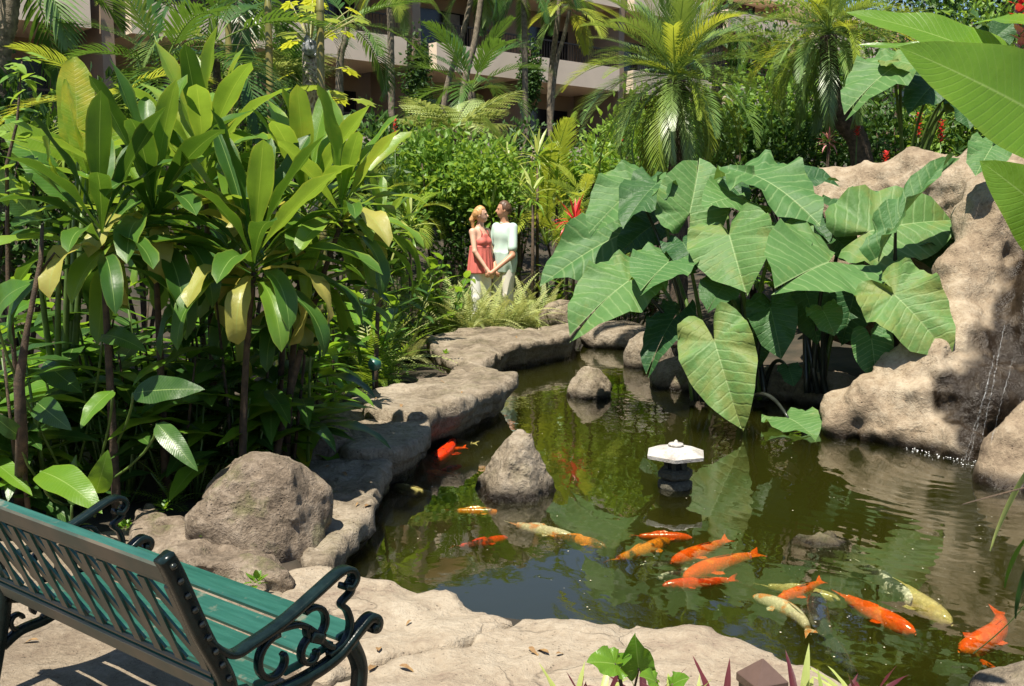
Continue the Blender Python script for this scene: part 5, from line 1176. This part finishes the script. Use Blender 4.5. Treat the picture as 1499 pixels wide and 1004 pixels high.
def koi(hx, hy, tx, ty, mat, label, curve=0., depth=.0, seed=0, girth=1.):
    zc = WATER-.078-depth; H, T = on(hx, hy, zc), on(tx, ty, zc); L = (H-T).length; c = (H+T)/2
    o_ = MB(); n, m = 18, 12; ax = (H-T).normalized(); sd = Vector((-ax.y, ax.x, 0))
    def spine(t): # t 0 nose .. 1 tail root
        return H+(T-H)*t*.98+sd*curve*L*(math.sin(math.pi*t)*.6+.35*t*t)-c-sd*curve*L*.3
    prof = lambda t: max(.015, (math.sin(math.pi*min(1, t**.62*.93+.035)))**.85)
    V = []; Fc = []
    for i in range(n+1):
        t = i/n*.86; p = spine(t); q = (spine(t+.01)-spine(max(0, t-.01))).normalized(); s2 = Vector((-q.y, q.x, 0)); w_ = .076*L*girth*prof(t); h_ = w_*1.12*(1 if t < .7 else 1.1)
        for k in range(m): a = 2*math.pi*k/m; V.append(p+s2*math.cos(a)*w_+Vector((0, 0, math.sin(a)*h_)))
    for i in range(n):
        for k in range(m): Fc.append((i*m+k, i*m+(k+1) % m, (i+1)*m+(k+1) % m, (i+1)*m+k))
    Fc += [tuple(range(m)), tuple(n*m+k for k in range(m))[::-1]]
    o_.add(V, Fc)
    r = thing('koi_fish', label, 'koi', c)
    part('body', o_.mesh('body', True, False), mat, r)
    def fin(name, pts):
        b = MB(); nrm = Vector((0, 0, .0012)); k = len(pts); b.add([p+nrm for p in pts]+[p-nrm for p in pts], [tuple(range(k)), tuple(range(2*k-1, k-1, -1))]+[(i, k+i, k+(i+1) % k, (i+1) % k) for i in range(k)]); part(name, b.mesh(name, False, False), mat, r)
    for s in (-1, 1):
        a = spine(.27)+sd*s*.05*L; fin('pectoral_fin', [a, a+sd*s*.085*L+(T-H)*.03, a+sd*s*.11*L+(T-H)*.09, a+sd*s*.06*L+(T-H)*.12, a+(T-H)*.05]) 
    e = spine(.84); d = (spine(1.)-spine(.8)).normalized(); s3 = Vector((-d.y, d.x, 0))
    fin('tail_fin', [e+s3*.02*L, e+d*.12*L+s3*.06*L+Vector((0, 0, .015)), e+d*.19*L+s3*.075*L+Vector((0, 0, .02)), e+d*.12*L+Vector((0, 0, .006)), e+d*.19*L-s3*.05*L-Vector((0, 0, .01)), e+d*.11*L-s3*.045*L, e-s3*.02*L])
    dz = Vector((0, 0, .076*L)); fin('dorsal_fin', [spine(.38)+dz, spine(.45)+dz*1.25+sd*.01, spine(.58)+dz*1.1+sd*.012, spine(.68)+dz*.85, spine(.55)+dz*.85, spine(.45)+dz*.9])
KOI = [(738, 750, 652, 748, K_YB, 'golden koi with a dark head swimming away from the pyramid rock', .0), (744, 788, 660, 801, K_RED, 'red koi with black marks beside the golden dark headed koi', -.12), (840, 788, 744, 765, K_WH, 'slim white koi touching an orange koi', -.05), (889, 800, 797, 784, K_YB, 'orange koi with a dark head just below the white koi', .1),
       (1013, 787, 922, 785, K_OR, 'bright orange koi leading the cluster towards the flat rock', .05), (982, 792, 888, 823, K_YB, 'golden koi with black nose above a dark grey koi', -.06), (948, 824, 905, 822, K_BK, 'dark grey koi half hidden under the golden koi', 0), (984, 824, 1069, 789, K_OR, 'orange koi with raised tail in the cluster centre', .05),
       (998, 846, 1116, 810, K_OR, 'large orange koi pointing its tail at the flat rock', -.05), (970, 858, 1082, 848, K_RED, 'red koi with black saddle over the sky reflection', .04), (962, 848, 1020, 830, K_BW, 'thin dark koi with a white stripe beside the black saddled koi', .05), (935, 828, 1000, 824, K_BK, 'murky brown koi deep in the cluster', .0),
       (1230, 878, 1106, 856, K_CR, 'pale cream koi passing under an orange koi', .05), (1138, 880, 1206, 850, K_OR, 'small orange koi crossing over the cream koi', .03), (1114, 872, 1186, 932, K_WH, 'white koi with orange flecks and a curled tail', -.28), (1190, 872, 1222, 950, K_BK, 'thick black koi next to the curled white koi', .06),
       (1337, 928, 1228, 868, K_OR, 'big red orange koi heading for the bottom rock', -.08), (1342, 888, 1262, 823, K_BW, 'black koi with white scales alongside a cream koi', -.06), (1388, 914, 1296, 842, K_CR, 'large cream koi alongside the black and white koi', -.1), (1418, 956, 1460, 892, K_OR, 'orange koi curled under the hanging blades', .22),
       (1432, 965, 1468, 985, K_OR, 'orange koi deep by the corner rock', .0), (1215, 935, 1262, 1000, K_BK, 'big black koi splashing by the pale coping stone', .04),
       (634, 662, 684, 655, K_OR, 'orange koi in the shade of the ledge rocks', .03), (626, 690, 672, 697, K_YEL, 'small golden koi in the shade near the ledge', -.05), (570, 712, 650, 728, K_CR, 'pale koi lying deep beside the low ledge rock', .0), (648, 645, 700, 650, K_CR, 'thin pale koi above the shaded orange koi', .02), (640, 676, 668, 640, K_RED, 'dark red koi slipping under the ledge', .05), (676, 682, 640, 690, K_RED, 'small brown red koi near the golden one', .0)]
for i, k in enumerate(KOI):
    dp = {6: .05, 11: .06, 12: .04, 20: .06, 24: -.04, 15: -.02, 21: -.01, 22: -.048, 23: -.048, 25: -.048, 26: -.045, 27: -.048, 17: -.01}.get(i, .0)
    koi(*k[:6], curve=k[6], depth=dp, seed=i, girth=1.15 if i in (15, 16, 18, 19) else 1.)

# ------------------------------------------------------------------ the couple
def person(name, label, loc, yaw, H, woman, hand_near, hand_far, elbow_near, head_yaw):
    s = H/1.75
    Rz = Matrix.Rotation(-yaw, 3, 'Z'); toL = lambda p: (Rz @ (Vector(p)-Vector(loc)))/s
    hn, hf, en = toL(hand_near), toL(hand_far), toL(elbow_near)
    sg = -1 if woman else 1          # near arm: right arm (-X) for her, left arm (+X) for him
    h = .0085; lo = (-.42, -.55, -.02); hi = (.42, .32, 1.80); ax, G = grid(lo, hi, h)
    shp = tuple(len(a) for a in ax)
    def new(): return np.full(shp, .3)
    def add(Fv, kind, k, *a):
        pts = [np.array(a[0]), np.array(a[1]) if kind == 'c' else np.array(a[0])]
        rr = max(a[2:]) if kind == 'c' else max(a[1])
        mn, mx = np.minimum(*pts)-rr-.09, np.maximum(*pts)+rr+.09
        ii = [slice(max(0, np.searchsorted(ax[d], mn[d])-1), np.searchsorted(ax[d], mx[d])+1) for d in range(3)]
        g = (G[0][ii[0]], G[1][:, ii[1]], G[2][:, :, ii[2]])
        v = cap(g, *a) if kind == 'c' else ell(g, *a)
        Fv[tuple(ii)] = smin(Fv[tuple(ii)], v, k)
    sw = .15 if woman else .172; hw = 1.0 if woman else 1.02
    cs, sn = math.cos(head_yaw), math.sin(head_yaw)
    def hd(x, y, z):
        x, y, z = x*1.07, y*1.07, 1.58+(z-1.58)*1.07; return (x*cs-y*sn, x*sn+y*cs-.015, z)
    el_f = Vector(((-sg)*(sw+.03), -.04, 1.13)); sh = {1: (sw, .01, 1.415), -1: (-sw, .01, 1.415)}
    arms = [(sh[sg], tuple(en), tuple(hn), sg), (sh[-sg], tuple(el_f), tuple(hf), -sg)]
    torso = [('e', (0, 0, .95), (.165*hw, .118, .13)), ('e', (0, -.005, 1.10), ((.125 if woman else .155), .105 if woman else .12, .16)), ('e', (0, 0, 1.29), ((.145 if woman else .172), .105 if woman else .118, .17))]
    B = new()
    for kd, c, r in torso: add(B, kd, .06, c, r)
    add(B, 'c', .05, (sh[-1][0]*.9, .01, 1.41), (sh[1][0]*.9, .01, 1.41), .05 if woman else .055); add(B, 'c', .06, (0, .02, 1.44), (0, .01, 1.50), .06, .045)
    if woman: add(B, 'e', .03, (.06, -.085, 1.27), (.055, .05, .055)); add(B, 'e', .03, (-.06, -.085, 1.27), (.055, .05, .055))
    add(B, 'c', .03, (0, .012, 1.43), (0, -.008, 1.56), .046 if woman else .058, .044 if woman else .055)
    add(B, 'e', .02, hd(0, 0, 1.655), (.079, .079, .105)); add(B, 'e', .02, hd(0, .025, 1.665), (.078, .078, .091)); add(B, 'e', .02, hd(0, -.03, 1.605), (.056, .056, .058)); add(B, 'e', .015, hd(0, -.045, 1.575), (.028, .026, .022))
    add(B, 'c', .008, hd(0, -.075, 1.655), hd(0, -.092, 1.625), .009, .014)       # nose
    add(B, 'c', .008, hd(-.03, -.066, 1.672), hd(.03, -.066, 1.672), .012)          # brow
    add(B, 'c', .006, hd(-.016, -.072, 1.598), hd(.016, -.072, 1.598), .009)        # lips
    for q in (-1, 1): add(B, 'e', .006, hd(q*.074, .008, 1.635), (.012, .016, .028))
    for a, e, w_, q in arms:
        add(B, 'c', .03, a, e, .045 if woman else .054, .034 if woman else .04); add(B, 'c', .015, e, w_, .034 if woman else .041, .024 if woman else .028)
        d = (Vector(w_)-Vector(e)).normalized(); W_ = Vector(w_); u = d.cross(Vector((0, 0, 1))).normalized(); dn = u.cross(d)
        add(B, 'c', .012, tuple(W_), tuple(W_+d*.07), .026, .03)
        for fi, (o, l) in enumerate(((-.026, .065), (-.009, .075), (.009, .07), (.026, .055))):
            p0 = W_+d*.085+dn*o; p1 = p0+d*l*.55+u*q*.012; p2 = p1+d*l*.25+u*q*.03; add(B, 'c', .004, tuple(p0), tuple(p1), .0105, .0095); add(B, 'c', .004, tuple(p1), tuple(p2), .0095, .0085)
        p0 = W_+d*.02-dn*.03; add(B, 'c', .006, tuple(p0), tuple(p0+d*.05-dn*.02+u*q*.01), .012, .010)
    legs = []
    for q in (-1, 1):
        hip, kn, an = (q*.085, 0, .90), (q*.095, -.015, .49), (q*.10, .03, .085); legs.append((hip, kn, an))
        add(B, 'c', .04, hip, kn, .082, .054); add(B, 'c', .02, kn, an, .054, .036); add(B, 'c', .02, (q*.10, .035, .045), (q*.11, -.14, .03), .038, .03)
    skin = plain('skin_fair' if woman else 'skin_tan', (.62, .37, .26) if woman else (.50, .25, .15), .5, var=.08, scale=20)
    r = thing(name, label, 'person', loc, rz=yaw); r.scale = (s, s, s)
    V, Q = surfnet(B, *ax); part('body', mesh('body', V, Q), skin, r)
    Xg, Yg, Zg = G; ang = np.arctan2(Xg, Yg+.0001)
    if woman:
        C = new()
        for kd, c, rr in torso[1:]: add(C, kd, .05, c, tuple(v+.014 for v in rr))
        add(C, 'e', .03, (.06, -.088, 1.27), (.063, .058, .062)); add(C, 'e', .03, (-.06, -.088, 1.27), (.063, .058, .062))
        fl = np.sqrt((Xg/1.12)**2+(Yg/.92)**2)-(.150+.10*np.clip(1.2-Zg, 0, .5))-.007*np.sin(ang*15)*np.clip((1.22-Zg)*5, 0, 1)
        C = smin(C, np.where(Zg < 1.22, np.maximum(fl, Zg-1.215), .3)+0*C, .03)
        C = smax(C, .83-Zg, .01); C = smax(C, Zg-(1.345+.05*np.cos(ang*2)-.4*np.abs(Xg)*0), .02)
        V, Q = surfnet(np.maximum(C, -(B+.004)) if False else C, *ax); part('top', mesh('top', V, Q), plain('coral_fabric', (.62, .15, .12), .75, var=.15, scale=6), r)
        for q in (-1, 1):
            b = MB(); b.tube([(q*.075, -.10, 1.335), (q*.06, -.085, 1.42), (q*.045, -.01, 1.475), (q*.02, .045, 1.485)], .008, 6); part('strap', b.mesh('strap'), bpy.data.materials['coral_fabric'], r)
    else:
        C = new()
        for kd, c, rr in torso: add(C, kd, .05, c, tuple(v+.016 for v in rr))
        add(C, 'c', .05, (sh[-1][0]*.85, .01, 1.40), (sh[1][0]*.85, .01, 1.40), .066)
        for a, e, w_, q in arms:
            m_ = tuple(Vector(a)+(Vector(e)-Vector(a))*.72); add(C, 'c', .03, a, m_, .062, .066)
        add(C, 'c', .015, (0, .014, 1.44), (0, .005, 1.495), .064, .066)
        C = C+.006*np.sin(ang*7+Zg*9)*np.clip((1.3-Zg)*4, 0, 1)
        C = smin(C, np.maximum(np.sqrt((Xg/1.4)**2+Yg**2)-.128-.007*np.sin(ang*9), Zg-1.05)+0*C, .09); C = smax(C, .80-Zg, .01); C = smax(C, Zg-1.492, .006)
        V, Q = surfnet(C, *ax); part('polo_shirt', mesh('polo_shirt', V, Q), plain('mint_pique', (.46, .60, .52), .8, var=.06, scale=8), r)
    T_ = new(); ex = .016
    for hip, kn, an in legs: add(T_, 'c', .04, hip, kn, .084+ex, .056+ex); add(T_, 'c', .02, kn, (an[0], an[1], .10), .056+ex, .045+ex)
    add(T_, 'e', .05, (0, 0, .94), (.15*hw, .108, .11)); T_ = smax(T_, .06-Zg, .01); T_ = smax(T_, Zg-1.0, .01)
    V, Q = surfnet(T_, *ax); part('trousers', mesh('trousers', V, Q), plain('white_cotton' if woman else 'stone_cotton', (.80, .78, .74) if woman else (.66, .62, .54), .8, var=.06), r)
    Hh = new(); add(Hh, 'e', .02, hd(0, .012, 1.672), (.088, .088, .103)); add(Hh, 'e', .02, hd(0, .03, 1.655), (.087, .085, .09))
    hx = Xg*cs+(Yg+.015)*sn; hy = -Xg*sn+(Yg+.015)*cs
    face = np.maximum(hy-(-.028 if woman else -.022)-.9*np.maximum(0, Zg-1.70), Zg-1.755)            # open in front
    Hh = smax(Hh, -np.where(Zg < 1.725, hy+.030, hy+.075)*1.0, .012) if True else Hh
    Hh = smax(Hh, (1.60 if not woman else 1.585)-Zg, .01)
    Hh = smax(Hh, np.where(np.abs(hx) > .05, 1.635-Zg-.3*(hy-.02), -.3)+0*Hh, .01)
    if woman:
        p0, p1, p2 = hd(0, .09, 1.66), hd(0, .125, 1.58), hd(0, .10, 1.42); add(Hh, 'c', .015, p0, p1, .028, .036); add(Hh, 'c', .015, p1, p2, .036, .012)
    Bc = np.broadcast_arrays(*G); Hh = Hh+.003*np.sin(Bc[0]*300+Bc[2]*40)
    V, Q = surfnet(Hh, *ax); part('hair', mesh('hair', V, Q), plain('strawberry_blond_hair' if woman else 'brown_hair', (.62, .33, .13) if woman else (.12, .065, .035), .5, var=.35, scale=30), r)
    for q in (-1, 1):
        b = MB(); lathe6(b, [(.001, -.006), (.006, -.004), (.0075, 0), (.006, .004), (.001, .006)], 8); e = part('eye', b.mesh('eye'), plain('dark_eye', (.05, .04, .035), .2), r); e.location = hd(q*.03, -.070, 1.655)
    for q in (-1, 1):
        sho = new(); add(sho, 'c', .02, (q*.10, .04, .045), (q*.11, -.145, .03), .046, .04); sho = smax(sho, Zg-.085, .01); sho = smax(sho, .0-Zg, .004); V, Q = surfnet(sho, *ax); part('shoe', mesh('shoe', V, Q), plain('tan_leather', (.3, .2, .12), .6), r)
pw = at(703, 305, 13.75); pm = at(738, 305, 13.9)
hz = at(718, 394, 13.5)
person('person', 'person in a coral halter top and white trousers with a ponytail, holding hands', (pw.x, pw.y, -.01), R(48), 1.70, True, hz+Vector((-.05, 0, 0)), hz+Vector((-.02, .22, .02)), at(695, 368, 13.55), R(32))
person('person', 'person in a mint polo shirt with short brown hair, holding hands', (pm.x, pm.y, -.01), R(-48), 1.77, False, hz+Vector((.06, .01, -.01)), hz+Vector((.06, .24, .0)), at(750, 374, 13.65), R(-32))

# ------------------------------------------------------------------ small weeds in the stone joints
for i, (px, py, z) in enumerate([(240, 748, .05), (185, 776, .0), (376, 856, .06), (300, 790, .08), (652, 520, .15), (462, 655, .05)]):
    p = on(px, py, z); r = thing('weed', ['tiny green weed between the boulder and the low rock', 'small weed tuft on the paving behind the bench armrest', 'small weed on the low rock edge beside the bench seat', 'tiny sprouts on top of the low brown rock', 'leafy sprout growing from the grey ledge joint', 'sprout beside the low sloping ledge'][i], 'weed', p)
    rosette(r, (0, 0, 0), SMALL, lambda q, rs: M_GING, 14, 15, 85, (.35, .6), seed=700+i, rise=.03)

# ------------------------------------------------------------------ litter on the stones, specks on the water
bpy.context.view_layer.update(); DG = bpy.context.evaluated_depsgraph_get()
DRY = leaf('dry_leaf', .09, .03, 'ovate', .9, .5, .03, 5, 1, seed=91); M_DRY = plain('dry_leaf', (.30, .19, .07), .8, col2=(.14, .07, .03), scale=30); DRY.materials.append(M_DRY)
rs = random.Random(77)
for k in range(34):
    px, py = rs.choice([(560, 590), (640, 565), (520, 620), (500, 690), (470, 740), (760, 490), (330, 800), (400, 840), (480, 860), (600, 900), (120, 930), (60, 950), (540, 980), (800, 950), (330, 700)])
    px += rs.gauss(0, 26); py += rs.gauss(0, 9); o_ = Vector((0, 0, CAM_Z)); ok, loc, nrm, fi, ob, mx = S.ray_cast(DG, o_, ray(px, py).normalized())
    if not ok or ob.name.split('.')[0] not in ('ledge_rock', 'rock', 'coping_stone', 'patio', 'boulder') or nrm.z < .75: continue
    a = rs.random()*6.28; s_ = rs.uniform(.45, 1.); o = part('dry_leaf', DRY, M_DRY); o.matrix_world = frame(loc+nrm*.012, (math.cos(a), math.sin(a), .15), nrm, s_, s_, s_)
    tag(o, 'small dry brown leaf fallen on the stones around the pond', 'leaf', 'fallen leaves on the stones')
b = MB(); n_ = 0
for k in range(260):
    px, py = rs.uniform(560, 1480), rs.uniform(620, 990); p = on(px, py, WATER+.003)
    if poly2(np.array([p.x]), np.array([p.y]), POND2)[0] > -.25: continue
    r_ = rs.choice((.0015, .002, .002, .003, .0045)); m_ = 5
    b.add([(p.x+r_*math.cos(c)*rs.uniform(.7, 1.3), p.y+r_*math.sin(c)*rs.uniform(.7, 1.3), p.z) for c in [i*2*math.pi/m_ for i in range(m_)]]+[(p.x, p.y, p.z+.001)], [(i, (i+1) % m_, m_) for i in range(m_)])
o = part('water_specks', b.mesh('water_specks', False, False), plain('pale_petal', (.55, .5, .36), .7)); tag(o, 'tiny pale petals and seeds floating on the pond', 'debris', kind='stuff')
